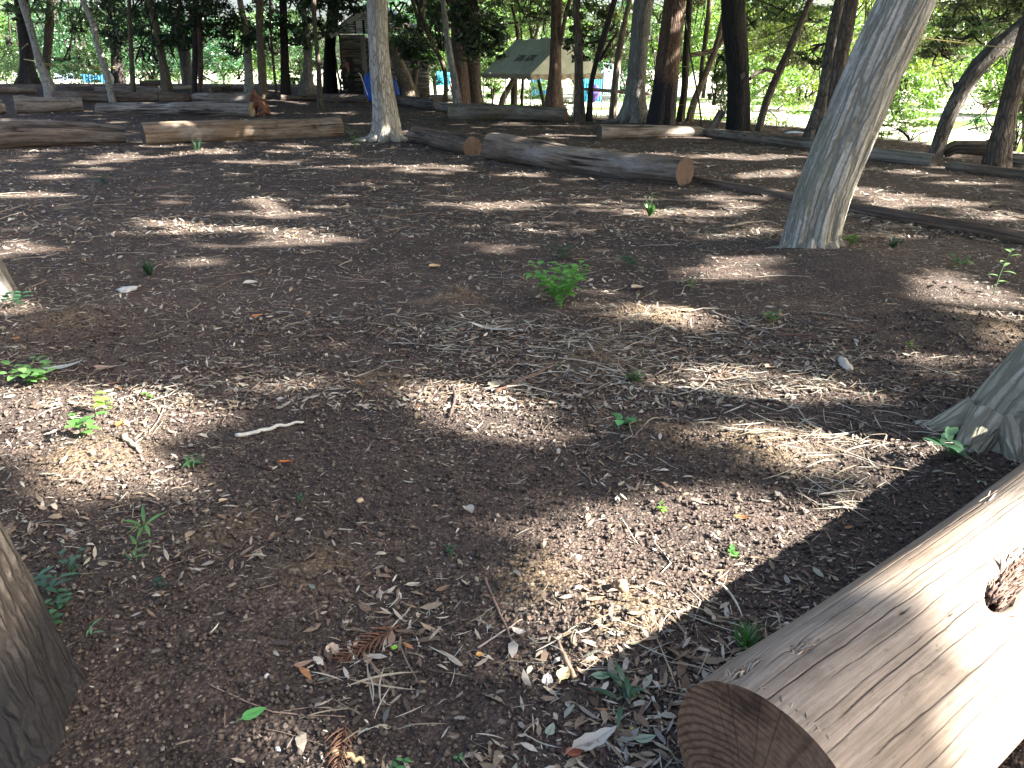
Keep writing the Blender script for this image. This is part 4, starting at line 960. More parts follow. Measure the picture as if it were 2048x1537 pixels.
def build_crowns():
    bx = np.array([t[2] for t in TREES])
    for (px, py, rx, ry, D, n, s, key) in CROWNS:
        c = at(px, py, D); k = D / F
        P, cl = clumped(c, np.array([rx * k, rx * k * .8, ry * k]), int(n * 1.1))
        i = int(np.argmin(np.hypot(bx[:, 0] - c[0], (bx[:, 1] - c[1]) * .6)))
        V, q = leaf_quads(P, R.uniform(.7, 1.3, len(P)) * s, R.uniform(.4, .65, len(P)) * s, (0, 0, 1), .75)
        TREES[i][3].append((V, crowncol(len(P), key, cl)))
        # the twigs that carry it
        mb = MB()
        for q_ in range(11):
            e = c + R.normal(size=3) * np.array([rx * k, rx * k * .6, ry * k]) * .55
            a = c + np.array([R.uniform(-.5, .5) * rx * k, 0, -ry * k * .7 if q_ % 2 else ry * k * .8])
            mb.tube(np.array([a, (a + e) / 2 + R.normal(size=3) * .15, e]), [.05 * D / 35, .03 * D / 35, .008], 5, 7)
        TREES[i].append(mb)
    for t in TREES:
        root, top, b, parts = t[:4]
        for mb in t[4:]:
            mb.build('limb', M_BARKDARK, root, True, b)
        if parts:
            V = np.concatenate([p[0] for p in parts]) - b; c = np.concatenate([p[1] for p in parts])
            mk('crown', V, [np.arange(len(V)).reshape(-1, 4)], M_LEAF, root, False, None, c)  # joins visible foliage with the added shade leaves
    for (px, py, Y, r_, h_, n, s, key, lab) in SHRUBS:
        x = at(px, py, Y)[0]; z = float(terr(np.array([x]), np.array([Y]), False)[0]); b = np.array([x, Y, z])
        root = empty('shrub', b); tag(root, lab, 'shrub', 'shrubs beyond the logs')
        P, cl = clumped(np.array([0, 0, h_ * .55]), np.array([r_, r_ * .8, h_ * .5]), n)
        P[:, 2] = np.abs(P[:, 2])
        V, q = leaf_quads(P, R.uniform(.7, 1.3, n) * s, R.uniform(.4, .6, n) * s, (0, 0, 1), .8)
        mk('foliage', V, [q], M_LEAF, root, False, None, crowncol(n, key, cl))
        mb = MB()
        for i in range(7):
            a = R.uniform(0, 6.28); e = np.array([math.cos(a) * r_ * .6, math.sin(a) * r_ * .6, h_ * .8])
            mb.tube(np.array([[0, 0, -.05], e * [.3, .3, .5], e]), [.02, .012, .004], 5, 6)
        mb.build('stem', M_BARKDARK, root)

BACK = [  # px, Y, height, crown radius, colour, label
    (-30, 62, 7, 3.2, 'bright', 'pale sunlit tree beyond the far left edge trunk'), (40, 75, 6, 3, 'emerald', 'distant tree left of the mottled leaning tree'), (120, 62, 7, 3.4, 'emerald', 'leafy tree behind the gap right of the mottled leaning tree'),
    (205, 70, 7, 3.2, 'mid', 'distant tree behind the thin pale leaning tree'), (290, 64, 6.5, 3.2, 'emerald', 'distant tree left behind the brown leaning trunk'), (355, 75, 7, 3.4, 'emerald', 'distant tree behind the grey widening trunk'),
    (455, 80, 7, 3.6, 'emerald', 'distant tree behind the small forked orchard tree'), (545, 72, 7, 3, 'bright', 'distant tree seen between the olive and black trunks'), (600, 62, 7, 3, 'mid', 'distant tree behind the flared pale trunk'),
    (800, 58, 8, 3.2, 'emerald', 'bright tree over the right roof slope of the shed'), (870, 62, 7.5, 3.3, 'bright', 'sunlit tree between the shed and the tent'), (985, 60, 8, 3.4, 'bright', 'sunlit tree over the left end of the tent'),
    (1075, 64, 8, 3.6, 'bright', 'sunlit tree over the tent ridge'), (1160, 75, 7.5, 3.2, 'mid', 'distant tree over the right end of the tent'), (1240, 68, 7, 3.2, 'emerald', 'distant tree behind the slim tan trunk'), (1315, 60, 7, 3, 'bright', 'sunlit tree between grey and charred trunks'),
    (1410, 62, 7.5, 3.4, 'bright', 'sunlit tree behind the pale many branched tree'), (1510, 55, 7.5, 3.4, 'yellow', 'yellow green tree right behind the black straight trunk'), (1600, 60, 7.5, 3.6, 'bright', 'yellow green tree left behind the patchy trunk'), (1690, 66, 7.5, 3.2, 'yellow', 'sunlit tree showing between the ridged and the ribbed trunks'),
    (1800, 52, 7, 3.2, 'bright', 'sunlit tree right behind the leaning ribbed tree'), (1890, 62, 6.5, 3, 'yellow', 'pale sunlit tree left behind the crooked leaning tree'), (1985, 48, 7, 3, 'bright', 'sunlit tree behind the far right dark trunk'), (2060, 40, 6.5, 2.8, 'bright', 'sunlit tree at the right picture edge')]

def build_background():
    for (px, Y, h_, r_, key, lab) in BACK:
        x = at(px, 150, Y)[0]; b = np.array([x, Y, -.86])
        root = empty('tree', b); tag(root, lab, 'tree', 'sunlit trees beyond the grove')
        mb = MB(); top = np.array([R.uniform(-.4, .4), 0, h_ * .75])
        mb.tube(np.array([[0, 0, -.1], top * [.5, 1, .5], top]), [.16, .12, .04], 8, 10); mb.build('trunk', M_BARKBROWN, root)
        mb = MB()
        for i in range(9):
            a = R.uniform(0, 6.28); z0 = R.uniform(.2, .7) * h_; e = np.array([math.cos(a) * r_ * .8, math.sin(a) * r_ * .8, z0 + R.uniform(.3, 1.6)])
            mb.tube(np.array([[0, 0, z0], (e + [0, 0, z0]) / 2 * [1, 1, 1] + [0, 0, .1], e]), [.06, .04, .01], 5, 6)
        mb.build('limb', M_BARKBROWN, root)
        n = 6000
        P, cl = clumped(np.array([0, 0, h_ * .56]), np.array([r_, r_, h_ * .46]), n, 46)
        P = P[P[:, 2] > .5]; cl = cl[:len(P)]; n = len(P)
        V, q = leaf_quads(P, R.uniform(.7, 1.3, n) * .27, R.uniform(.45, .7, n) * .27, (0, 0, 1), .8)
        mk('crown', V, [q], M_LEAF, root, False, None, crowncol(n, key, cl))
# ------------------------------------------------------------------ shed
def build_shed():
    Y = 39.4
    X = lambda px: at(px, 150, Y)[0]; Z = lambda py: at(770, py, Y)[2]
    b = np.array([X(770), Y, -.05]); root = empty('log_shed', b)
    tag(root, 'log sided shed with a pale gable roof behind the centre tree', 'shed')
    def siding(x0, x1, y, z0, z1, rows, mat, name, depth=.09):
        mb = MB(); dz = (z1 - z0) / rows
        for i in range(rows):
            zc = z0 + dz * (i + .5); nn = 18
            C = np.stack([np.linspace(x0, x1, nn), np.full(nn, y), np.full(nn, zc)], -1)
            V, f, bk, s = tube(C, np.full(nn, dz * .53), 10, True, lambda r_, bb, th, s: r_ * (1 + .12 * (vn(bb * 6 + i * 3.7, 5) - .5)))
            mb.add(V, f, bk + np.array([i * 1.3, 0, i * .7]))
        mb.box(((x0 + x1) / 2, y + .1, (z0 + z1) / 2), (x1 - x0, .08, z1 - z0))
        return mb.build(name, mat, root, True, b)
    zt = Z(70)
    siding(X(687), X(726), Y + .02, -.1, zt, 17, M_SIDESHADE, 'log_wall')
    siding(X(735), X(858), Y + .08, -.1, Z(76), 17, M_SIDELIT, 'log_wall')
    # return wall going back on the left
    mb = MB(); mb.box((X(687) - .05, Y + 2.3, (zt - .1) / 2), (.12, 4.4, zt + .1)); mb.build('side_wall', M_SIDESHADE, root, False, b)
    mb = MB(); mb.box((X(730.5), Y - .03, zt / 2), (X(735) - X(726), .22, zt)); o = mb.build('corner_post', M_POSTLIT, root, False, b)
    # gable with boards
    xl, xr, xa, za, ze = X(676), X(845), X(757), Z(10), Z(68)
    n = 14; mb = MB()
    for i in range(n):
        t0, t1 = i / n, (i + 1) / n
        z0 = ze + (za - ze) * t0; z1 = ze + (za - ze) * t1 - .01; zm = (z0 + z1) / 2; tt = (zm - ze) / (za - ze)
        a = xl + (xa - xl) * tt + .1; c = xr + (xa - xr) * tt - .1
        mb.box(((a + c) / 2, Y - .10 + .004 * (i % 2), zm), (max(.05, c - a), .05, z1 - z0))
    mb.build('gable', M_GABLE, root, False, b)
    for (x0, nm) in ((xl, 1), (xr, 2)):
        A = np.array([x0 - .15 * (1 if nm == 1 else -1), Y, ze - .12]); B = np.array([xa, Y, za + .05])
        d = B - A; L = np.linalg.norm(d); ex = d / L; ez = np.cross(ex, [0, 1, 0]); ez = ez if ez[2] > 0 else -ez
        ax = [ex, [0, 1, 0], ez]
        mb = MB(); mb.box((A + B) / 2 + ez * .10 + np.array([0, 2.0, 0]), (L, 5.0, .06), ax); mb.build('roof', M_ROOF, root, False, b)
        mb = MB(); mb.box((A + B) / 2 - ez * .02 + np.array([0, -.38, 0]), (L - .02, .05, .20), ax); mb.build('barge_board', M_BARGE, root, False, b)
    mb = MB(); mb.box((X(703), Y - .16, Z(60)), (X(735) - X(672), .07, .16)); mb.build('fascia', M_BARGE, root, False, b)
    mb = MB(); mb.box((X(727), Y - .15, Z(55)), (X(733) - X(720), .03, Z(42) - Z(68))); w = mb.build('window', M_GLASSPALE, root, False, b)
    mb = MB(); mb.box((X(719.2), Y - .16, Z(55)), (.05, .07, Z(42) - Z(68) + .06)); mb.box((X(735), Y - .16, Z(55)), (.10, .07, Z(42) - Z(68) + .06)); mb.build('frame', M_BARKBLACK, w, False, b)
    mb = MB(); mb.box((X(702), Y - .10, Z(150)), (X(708) - X(695), .06, Z(115) - Z(186))); mb.build('door', M_DOOR, root, False, b)
    # board sign leaning by the door
    sb = np.array([X(700.5), Y - .6, 0.]); r2 = empty('sign_board', sb); tag(r2, 'small reddish wooden board leaning on the shed front', 'board')
    mb = MB(); mb.box((0, 0, Z(139)), (.19, .03, Z(124) - Z(152))); mb.build('panel', M_REDBOARD, r2, False)
    mb = MB(); mb.box((0, .03, Z(150) / 2), (.04, .03, Z(150))); mb.build('stake', M_BARKBROWN, r2, False)
    # slatted racks
    for i, (a, c, zt_, lab) in enumerate(((688, 704, 142, 'black slatted rack left of the other by the shed door'), (708, 731, 140, 'black slatted rack leaning next to the blue tarp'))):
        rb = np.array([X((a + c) / 2), Y - 1.0, 0.]); r3 = empty('slatted_rack', rb); tag(r3, lab, 'rack', 'slatted racks at the shed')
        w = X(c) - X(a); h = Z(zt_); mb = MB()
        for s in (-1, 1): mb.tube(np.array([[s * w / 2 - .06, 0, 0], [s * w / 2 + .06, .2, h]]), .03, 6, 3)
        mb.build('upright', M_BARKBLACK, r3, False)
        mb = MB()
        for k in range(6):
            z = h * (k + .5) / 6; mb.box((0 , .2 * (k + .5) / 6 - .05, z), (w, .025, .07))
        mb.build('slat', M_BARKBLACK, r3, False)
    # hoop chair
    hb = at(850, 197, 38.2); hb[2] = 0; hp = []
    for a in np.linspace(0, math.pi, 15): hp.append([.19 * math.cos(a), 0, .12 + .26 * math.sin(a)])
    r4 = empty('hoop', hb); tag(r4, 'black wire hoop standing at the foot of the pale siding', 'hoop')
    mb = MB(); mb.tube(np.array([[.19, 0, 0]] + hp + [[-.19, 0, 0]]), .016, 6, 30); mb.tube(np.array([[.15, .12, .0], [.15, .12, .2], [-.15, .12, .2], [-.15, .12, 0]]), .013, 5, 16); mb.build('wire', M_BARKBLACK, r4)

def build_tarp():
    Y = 36.5
    X = lambda px: at(px, 170, Y)[0]; Z = lambda py: at(770, py, Y)[2]
    xl, xr, zt = X(733), X(797), Z(143); cx = (xl + xr) / 2; hw = (xr - xl) / 2
    nu, nv = 150, 40
    u = np.linspace(0, 2 * np.pi, nu, endpoint=False)[None]; v = np.linspace(0, 1, nv)[:, None]
    prof = np.where(v < .75, 1.0 - .18 * v / .75, .82 * np.sqrt(np.clip(1 - ((v - .75) / .25) ** 2, 0, 1)))
    cs, sn = np.cos(u), np.sin(u)
    ex = np.sign(cs) * np.abs(cs) ** .7; ey = np.sign(sn) * np.abs(sn) ** .7
    fold = 1 + (.13 * np.sin(u * 15 + 2.5 * np.sin(v * 3)) + .07 * np.sin(u * 29 + 5 * v)) * (1 - v) ** .6
    xx = ex * hw * prof * fold; yy = ey * .55 * prof * fold
    zz = np.broadcast_to(zt * v, xx.shape) - .16 * np.clip((ex - .1), 0, 1) * v * 1.6 + .05 * np.sin(u * 3) * v
    xx = xx - .26 * (v - .1) * (ex < 0) * np.abs(ex)
    V = np.stack([xx, yy, zz], -1).reshape(-1, 3)
    i = np.arange(nv - 1)[:, None] * nu; j = np.arange(nu)[None]; k = (j + 1) % nu
    q = np.stack([i + j, i + k, i + nu + k, i + nu + j], -1).reshape(-1, 4)
    root = mk('tarp', V, [q], M_TARP, None, True); root.location = (cx, Y, 0)
    tag(root, 'crumpled blue tarp draped over a heap beside the shed', 'tarp')
    mb = MB(); mb.tube(np.array([[X(721) - cx, -.3, Z(146)], [X(726) - cx, -.42, Z(150)], [X(731) - cx, -.5, Z(165)], [X(739) - cx, -.62, Z(190)]]), .022, 8, 20)
    mb.build('edge_rope', M_WHITE, root)

# ------------------------------------------------------------------ event tent
def build_tent():
    ze, zg = 1.17, -.86
    def P(px, Y, z=ze): p = at(px, 140, Y); return np.array([p[0], Y, z])
    A = P(1062, 31.0); B = P(1206, 32.6); C = P(966, 35.4); D = C + (B - A)
    za = 2.5
    RA = (A + B) / 2 + [0, 0, za - ze]; RC = (C + D) / 2 + [0, 0, za - ze]
    b = np.array([*((A + D) / 2)[:2], zg]); root = empty('event_tent', b)
    tag(root, 'pale canvas event tent on thin poles with black lettering on its roof', 'tent')
    def sheet(p00, p10, p01, p11, n=40, sag=.10, fl=0.0):
        s, t = np.meshgrid(np.linspace(0, 1, n), np.linspace(0, 1, n))
        S = (p00 * ((1 - s) * (1 - t))[..., None] + p10 * (s * (1 - t))[..., None] + p01 * ((1 - s) * t)[..., None] + p11 * (s * t)[..., None])
        S[..., 2] -= sag * np.sin(np.pi * s) * np.sin(np.pi * t)
        S += np.stack([np.zeros_like(s), np.zeros_like(s), .02 * np.sin(s * 25 + 3 * t)], -1)
        i = np.arange(n - 1)[:, None] * n; j = np.arange(n - 1)[None]
        return S.reshape(-1, 3), [np.stack([i + j, i + j + 1, i + n + j + 1, i + n + j], -1).reshape(-1, 4)]
    mb = MB(); mb.add(*sheet(A, C, RA, RC)); mb.build('roof_sheet', M_CANVAS, root, True, b)
    mb = MB(); mb.add(*sheet(B, D, RB_ := RA, RC)); mb.build('roof_sheet', M_CANVAS, root, True, b)
    for (p, q, r) in ((A, B, RA), (C, D, RC)):
        mb = MB(); m = (p + q) / 2
        mb.add(*sheet(p, q, r - (r - p) * .004, r + (q - r) * .004, 30, 0)); mb.build('gable_sheet', M_CANVAS, root, True, b)
    def val(p, q):
        n = 121; t = np.linspace(0, 1, n); top = p + (q - p) * t[:, None]; L = np.linalg.norm(q - p)
        nrm = np.cross(q - p, [0, 0, 1]); nrm /= np.linalg.norm(nrm)
        drop = .15 + .07 * np.abs(np.sin(t * np.pi * L / .42))
        wob = nrm * (.02 * np.sin(t * 60) + .02)[:, None]
        bot = top - np.stack([0 * t, 0 * t, drop], -1) + wob
        V = np.concatenate([top + wob * .3 - [0, 0, .003], bot]); j = np.arange(n - 1)
        return V, [np.stack([j, j + 1, n + j + 1, n + j], -1)]
    mb = MB()
    for (p, q) in ((A, B), (A, C), (B, D), (C, D)): mb.add(*val(p, q))
    mb.build('valance', M_CANVASDARK, root, True, b)
    for k, (p) in enumerate((A, B, C, D, (A + C) / 2, (B + D) / 2)):
        mb = MB(); mb.tube(np.array([[p[0], p[1], zg - .05], [p[0], p[1], ze - .02]]), .021, 8, 4); leg = mb.build('leg', M_POLEMETAL, root, True, b)
        mb = MB(); mb.box((p[0], p[1], zg + .02), (.16, .16, .02)); mb.build('foot_plate', M_POLEMETAL, leg, False, b)
    mb = MB()
    for p, q in ((A, B), (A, C), (B, D), (C, D), (RA, RC)): mb.tube(np.array([p - [0, 0, .05], q - [0, 0, .05]]), .018, 8, 4)
    mb.build('frame', M_POLEMETAL, root, True, b)
    # lettering on the roof slope
    try:
        cu = bpy.data.curves.new('lettering', 'FONT'); cu.body = '酒 店'; cu.size = 1.0; cu.extrude = .002; cu.align_x = 'CENTER'; cu.align_y = 'CENTER'; cu.offset = .012
        o = bpy.data.objects.new('lettering', cu); COL.objects.link(o)
        dg = bpy.context.evaluated_depsgraph_get(); dg.update()
        me = bpy.data.meshes.new_from_object(o.evaluated_get(dg)); bpy.data.objects.remove(o)
        n = len(me.vertices); co = np.zeros(n * 3, np.float32); me.vertices.foreach_get('co', co); co = co.reshape(-1, 3)
        ex = (A - C); exn = ex / np.linalg.norm(ex); mid = (A + C) / 2; up = (RA + RC) / 2 - mid; upn = up / np.linalg.norm(up)
        nn = np.cross(exn, upn); nn = nn if nn[1] < 0 else -nn
        t = .47; s = .62
        ctr = C + ex * .56 + up * t + nn * .02
        sag = .10 * math.sin(math.pi * .38) * math.sin(math.pi * t)
        W = ctr + co[:, :1] * exn * .85 + co[:, 1:2] * upn * .40 + co[:, 2:] * nn - np.array([0, 0, sag]) + np.array([0, -.03, .03])
        me.vertices.foreach_set('co', (W - b).astype(np.float32).ravel()); me.materials.clear(); me.materials.append(M_INK); me.update()
        o = bpy.data.objects.new('lettering', me); COL.objects.link(o); o.parent = root
    except Exception as e:
        print('lettering', e)

# ------------------------------------------------------------------ small things of the background
def curtain(name, px0, px1, py0, py1, Y, mat, label, cat='sheet', group=None, folds=9):
    a, c = at(px0, py0, Y), at(px1, py0, Y); z0 = at(px0, py1, Y)[2]
    n, m = 60, 14; s, t = np.meshgrid(np.linspace(0, 1, n), np.linspace(0, 1, m))
    x = a[0] + (c[0] - a[0]) * s; z = a[2] + (z0 - a[2]) * t - .05 * np.sin(np.pi * s) * (1 - t)
    y = Y + .06 * np.sin(s * folds * 6.28 + t) * (.4 + .6 * t) + .4 * s
    V = np.stack([x, y, z], -1).reshape(-1, 3); b = V.mean(0); b[2] = V[:, 2].min()
    i = np.arange(m - 1)[:, None] * n; j = np.arange(n - 1)[None]
    o = mk(name, V - b, [np.stack([i + j, i + j + 1, i + n + j + 1, i + n + j], -1).reshape(-1, 4)], mat, None, True)
    md = o.modifiers.new('thick', 'SOLIDIFY'); md.thickness = .01
    o.location = b; tag(o, label, cat, group)
    return o

def rope(pts, r, mat, label, group='ropes tied between trunks'):
    P = np.array([at(x, y, Y) for x, y, Y in pts]); mb = MB()
    Q = resample(P, 24); s = np.linspace(0, 1, 24)
    b = Q[0].copy(); mb.tube(Q, r, 6, 24); o = mb.build('rope', mat, None, True, b); o.location = b
    tag(o, label, 'rope', group); return o

def build_misc():
    G = 'blue sheets hung beyond the tent'
    curtain('tarp_sheet', 1062, 1108, 148, 200, 46, M_BLUE, 'blue sheet hanging under the tent left of the reddish trunk', group=G)
    curtain('tarp_sheet', 1163, 1206, 143, 204, 46, M_CYAN, 'bright cyan blue sheet hanging right of the straight brown trunk', group=G)
    curtain('tarp_sheet', 1207, 1243, 126, 190, 47, M_PALEBLUE, 'pale blue white sheet hanging left of the stout grey trunk', group=G)
    curtain('tarp_sheet', 872, 898, 142, 172, 50, M_CYAN, 'small cyan sheet showing between the shed and the slim grey trunk', group=G)
    curtain('tarp_sheet', 108, 140, 147, 166, 58, M_BLUEGREY, 'blue grey sheet beyond the gap right of the mottled leaning tree', group=G)
    curtain('tarp_sheet', 162, 209, 149, 166, 58, M_BLUE, 'dark blue sheet behind the thin pale leaning tree', group=G)
    # purple bundle
    p = at(1187, 186, 40); b = p - [0, 0, .0]
    n = 400; d = R.normal(size=(n, 3)); 
    u = np.linspace(0, 2 * np.pi, 24, endpoint=False)[None]; v = np.linspace(.02, np.pi - .02, 14)[:, None]
    rr = 1 + .25 * (fbm(np.stack([np.sin(v) * np.cos(u) * 2, np.sin(v) * np.sin(u) * 2, np.cos(v) * 2 + 0 * u], -1), 2, 3) - .5) * 2
    V = np.stack([.30 * np.sin(v) * np.cos(u) * rr, .25 * np.sin(v) * np.sin(u) * rr, .42 * np.cos(v) * rr], -1).reshape(-1, 3)
    i = np.arange(13)[:, None] * 24; j = np.arange(24)[None]; k = (j + 1) % 24
    o = mk('cloth_bundle', V, [np.stack([i + j, i + 24 + j, i + 24 + k, i + k], -1).reshape(-1, 4)], M_PURPLE, None, True); o.location = b
    tag(o, 'purple cloth bundle hanging in front of the cyan sheet', 'bundle')
    # crate
    c0 = at(1192, 219, 28); z = -.84; root = empty('crate', (c0[0], 28, z)); tag(root, 'orange yellow crate standing on the grass right of the tent', 'crate')
    mb = MB(); w = .36
    for k in range(4):
        zc = .06 + k * .115
        for s in (-1, 1): mb.box((s * w / 2, 0, zc), (.02, w - .03, .085)); mb.box((0, s * w / 2, zc), (w + .02, .02, .085))
    mb.box((0, 0, .015), (w, w, .02)); mb.build('slats', M_ORANGE, root, False)
    mb = MB()
    for s in (-1, 1):
        for t in (-1, 1): mb.box((s * (w / 2 - .03), t * (w / 2 - .03), .23), (.035, .035, .46))
    mb.build('corner_posts', M_ORANGE, root, False)
    # white bag on the thin pale tree
    P = at(222, 158, 34.2); u = np.linspace(0, 2 * np.pi, 20, endpoint=False)[None]; v = np.linspace(0, 1, 14)[:, None]
    rr = (.12 * np.sin(np.pi * np.clip(v * .86 + .05, 0, 1)) ** .7) * (1 + .12 * np.sin(u * 5 + v * 4))
    V = np.stack([rr * np.cos(u), rr * np.sin(u) * .7, np.broadcast_to((v - .5) * -.42, rr.shape)], -1).reshape(-1, 3)
    i = np.arange(13)[:, None] * 20; j = np.arange(20)[None]; k = (j + 1) % 20
    o = mk('bag', V, [np.stack([i + j, i + 20 + j, i + 20 + k, i + k], -1).reshape(-1, 4)], M_WHITE, None, True); o.location = P; tag(o, 'white plastic bag tied to the thin pale leaning tree', 'bag')
    # small roll under a pale sheet past the brown log
    A = gnd(1536, 268); A[2] = -.12; Bq = A + np.array([.42, .1, .02])
    mb = MB(); mb.tube(np.array([A, Bq]), .085, 14, 6); o = mb.build('log', M_LOGRED, None, True, A); o.location = A; tag(o, 'short dark reddish stub beyond the brown log by the slender trunk', 'log', 'logs laid round the clearing')
    A2 = Bq + np.array([.02, 0, .02]); mb = MB(); mb.tube(np.array([A2, A2 + [.25, .05, .03], A2 + [.48, .1, 0]]), [.10, .11, .09], 16, 14, None, True, lambda r_, bb, th, s: r_ * (1 + .25 * (vn(bb * 14, 3) - .5)))
    o = mb.build('sheet_roll', M_BLUEGREY, None, True, A2); o.location = A2; tag(o, 'pale blue plastic roll beyond the brown log', 'roll')
    rope([(48, 119, 43), (60, 121, 40), (74, 124, 34.8)], .022, M_ROPE, 'thick yellowish rope between the two leftmost trunks')
    rope([(80, 127, 34.8), (118, 130, 38), (170, 134, 41), (232, 134, 45)], .016, M_ROPE, 'upper pale rope running to the dark trunk right of the thin pale tree')
    rope([(80, 130, 34.8), (120, 132.5, 38), (170, 136, 41), (232, 137, 45)], .013, M_ROPE, 'lower pale rope running just under the other one at left')
    rope([(1363, 134, 22.3), (1400, 133, 22), (1453, 138, 20.2)], .008, M_ROPE, 'pale cord between the charred trunk and the black trunk at head height')
    rope([(1353, 209, 22), (1400, 214, 21), (1455, 217, 20.2)], .008, M_ROPE, 'low pale cord between the charred trunk and the black trunk')
    rope([(1790, 68, 9), (1860, 78, 11), (1940, 88, 12.5), (2020, 97, 12.4)], .007, M_ROPE, 'thin cord from the ribbed leaning tree to the far right trunk')
    rope([(1498, 224, 20), (1560, 224, 19), (1600, 224, 18.6), (1640, 221, 18)], .009, M_BARKBLACK, 'dark cord between the black trunk and the patchy trunk')

def build_dog():
    b = gnd(522, 232); k = proj(b)[2] / F   # metres per photo pixel here
    def p(x, y, o=0): return np.array([(x - 522) * k, o, (232 - y) * k])
    root = empty('dog', b); tag(root, 'reddish brown dog sitting at the end of the silvery log, head lowered left', 'dog')
    chains = [  # (points, radii px)
        ([p(531, 222), p(529, 214), p(522, 203), p(516, 196), p(512, 192)], [9, 9.5, 8, 6, 6]),
    ]
    bm_v, bm_e, rr = [], [], []
    def chain(pts, r, start=None):
        last = start
        for q, a in zip(pts, r):
            bm_v.append(q); rr.append(a * k); i = len(bm_v) - 1
            if last is not None: bm_e.append((last, i))
            last = i
        return last
    chain([p(529, 221), p(527, 212), p(521, 204), p(515, 197)], [9.5, 10.5, 9.5, 7.5])       # 0..3 trunk
    chain([p(509.5, 192.5)], [8.2], 3)                                                           # 4 head
    chain([p(506.5, 199, -.05), p(505, 206, -.08)], [5.0, 3.6], 4)                           # muzzle 5,6
    for s in (-1, 1):
        chain([p(517, 206, s * .09), p(512, 217, s * .09), p(510.5, 229, s * .10), p(507.5, 231, s * .10)], [6.0, 4.4, 3.0, 2.4], 2)
        chain([p(533, 224, s * .15), p(524, 227, s * .17), p(519, 231, s * .17)], [6.5, 3.4, 2.0], 0)
        chain([p(513.5, 188, s * .09), p(515, 184.5, s * .11)], [3.0, 1.8], 4)
    chain([p(539, 228, .02), p(545, 231, .05)], [2.0, 1.2], 0)
    me = bpy.data.meshes.new('body'); me.from_pydata([tuple(map(float, q)) for q in bm_v], bm_e, []); me.update()
    o = bpy.data.objects.new('body', me); COL.objects.link(o)
    sk = o.modifiers.new('skin', 'SKIN'); sk.use_smooth_shade = True
    for i, v in enumerate(me.skin_vertices[0].data): v.radius = (rr[i], rr[i]); v.use_root = (i == 0)
    sb = o.modifiers.new('sub', 'SUBSURF'); sb.levels = 2; sb.render_levels = 2
    dg = bpy.context.evaluated_depsgraph_get(); dg.update()
    m2 = bpy.data.meshes.new_from_object(o.evaluated_get(dg)); bpy.data.objects.remove(o)
    m2.name = 'body'; m2.materials.clear(); m2.materials.append(M_DOG)
    for pl in m2.polygons: pl.use_smooth = True
    o = bpy.data.objects.new('body', m2); COL.objects.link(o); o.parent = root
    mb = MB()
    mb.tube(np.array([p(505.2, 206, -.10), p(504.6, 207, -.11)]), .028, 10, 4)
    mb.build('nose', M_BARKBLACK, root)
    for s in (-1, 1):
        mb = MB(); q = p(508.2, 193.5, s * .075 - .05); mb.tube(np.array([q, q + [-.012, -.004 * s, 0]]), .012, 8, 3); mb.build('eye', M_BARKBLACK, root)
# ------------------------------------------------------------------ leaf litter
PAL = np.array([(.33, .29, .225), (.23, .18, .125), (.15, .105, .075), (.27, .255, .225), (.085, .065, .052), (.22, .23, .18), (.42, .39, .33), (.24, .12, .055)])
PALP = np.array([.17, .22, .22, .13, .12, .06, .07, .01])
DENSE = [(720, 1330, .28, 1.2), (820, 1240, .25, .8), (1250, 1420, .33, 1.6), (1400, 1370, .25, 1.2), (1000, 690, .7, .8), (1150, 1290, .3, .8), (1690, 890, .35, .8), (80, 1040, .4, 1.2), (300, 1130, .3, .6), (440, 1130, .2, .8), (1480, 1270, .22, .8), (750, 1140, .3, .7),
         (1350, 780, .5, .5), (1650, 740, .5, .5), (60, 900, .4, .4)]
BARE = [(430, 1360, .36), (250, 1480, .3), (900, 1000, .35), (560, 890, .40), (1480, 1010, .30), (1690, 570, .8), (1800, 650, .4), (950, 1400, .18), (1500, 900, .3), (180, 930, .28), (300, 700, .4), (1250, 1130, .2)]

def litter_density(x, y):
    d = .25 + 1.5 * sstep(.36, .66, n2(x, y, 1.25, 3, 31)) * (.5 + n2(x, y, 5, 2, 32))
    far = sstep(3.2, 6.5, y)
    d = d * (1 - far) + far * (.75 + .6 * n2(x, y, 1.2, 2, 33))
    for px, py, r, a in DENSE:
        c = gnd(px, py); d = d + a * np.exp(-((x - c[0]) ** 2 + (y - c[1]) ** 2) / (r * r))
    for px, py, r in BARE:
        c = gnd(px, py); d = d * (1 - .88 * np.exp(-((x - c[0]) ** 2 + (y - c[1]) ** 2) / (r * r)))
    return d * (1 - .75 * heapmask(x, y))

def spots(n, y0, y1, w0=.78, w1=1.3, dens=True, pw=1.0):
    m = int(n * 2.6) if dens else n
    y = y0 + (y1 - y0) * R.uniform(0, 1, m) ** pw; x = R.uniform(-1, 1, m) * (w0 * y + w1)
    if dens:
        k = R.uniform(0, 1.9, m) < litter_density(x, y); x, y = x[k][:n], y[k][:n]
    k = inpoly(x, y, PLATEAU)
    return x[k], y[k]

def rotmat(n, yaw, tilt):
    a = R.normal(0, tilt, n); b = R.normal(0, tilt, n)
    ca, sa, cb, sb, cy, sy = np.cos(a), np.sin(a), np.cos(b), np.sin(b), np.cos(yaw), np.sin(yaw)
    Z = np.zeros(n); O = np.ones(n)
    Rx = np.stack([O, Z, Z, Z, ca, -sa, Z, sa, ca], -1).reshape(n, 3, 3)
    Ry = np.stack([cb, Z, sb, Z, O, Z, -sb, Z, cb], -1).reshape(n, 3, 3)
    Rz = np.stack([cy, -sy, Z, sy, cy, Z, Z, Z, O], -1).reshape(n, 3, 3)
    return Rz @ Ry @ Rx

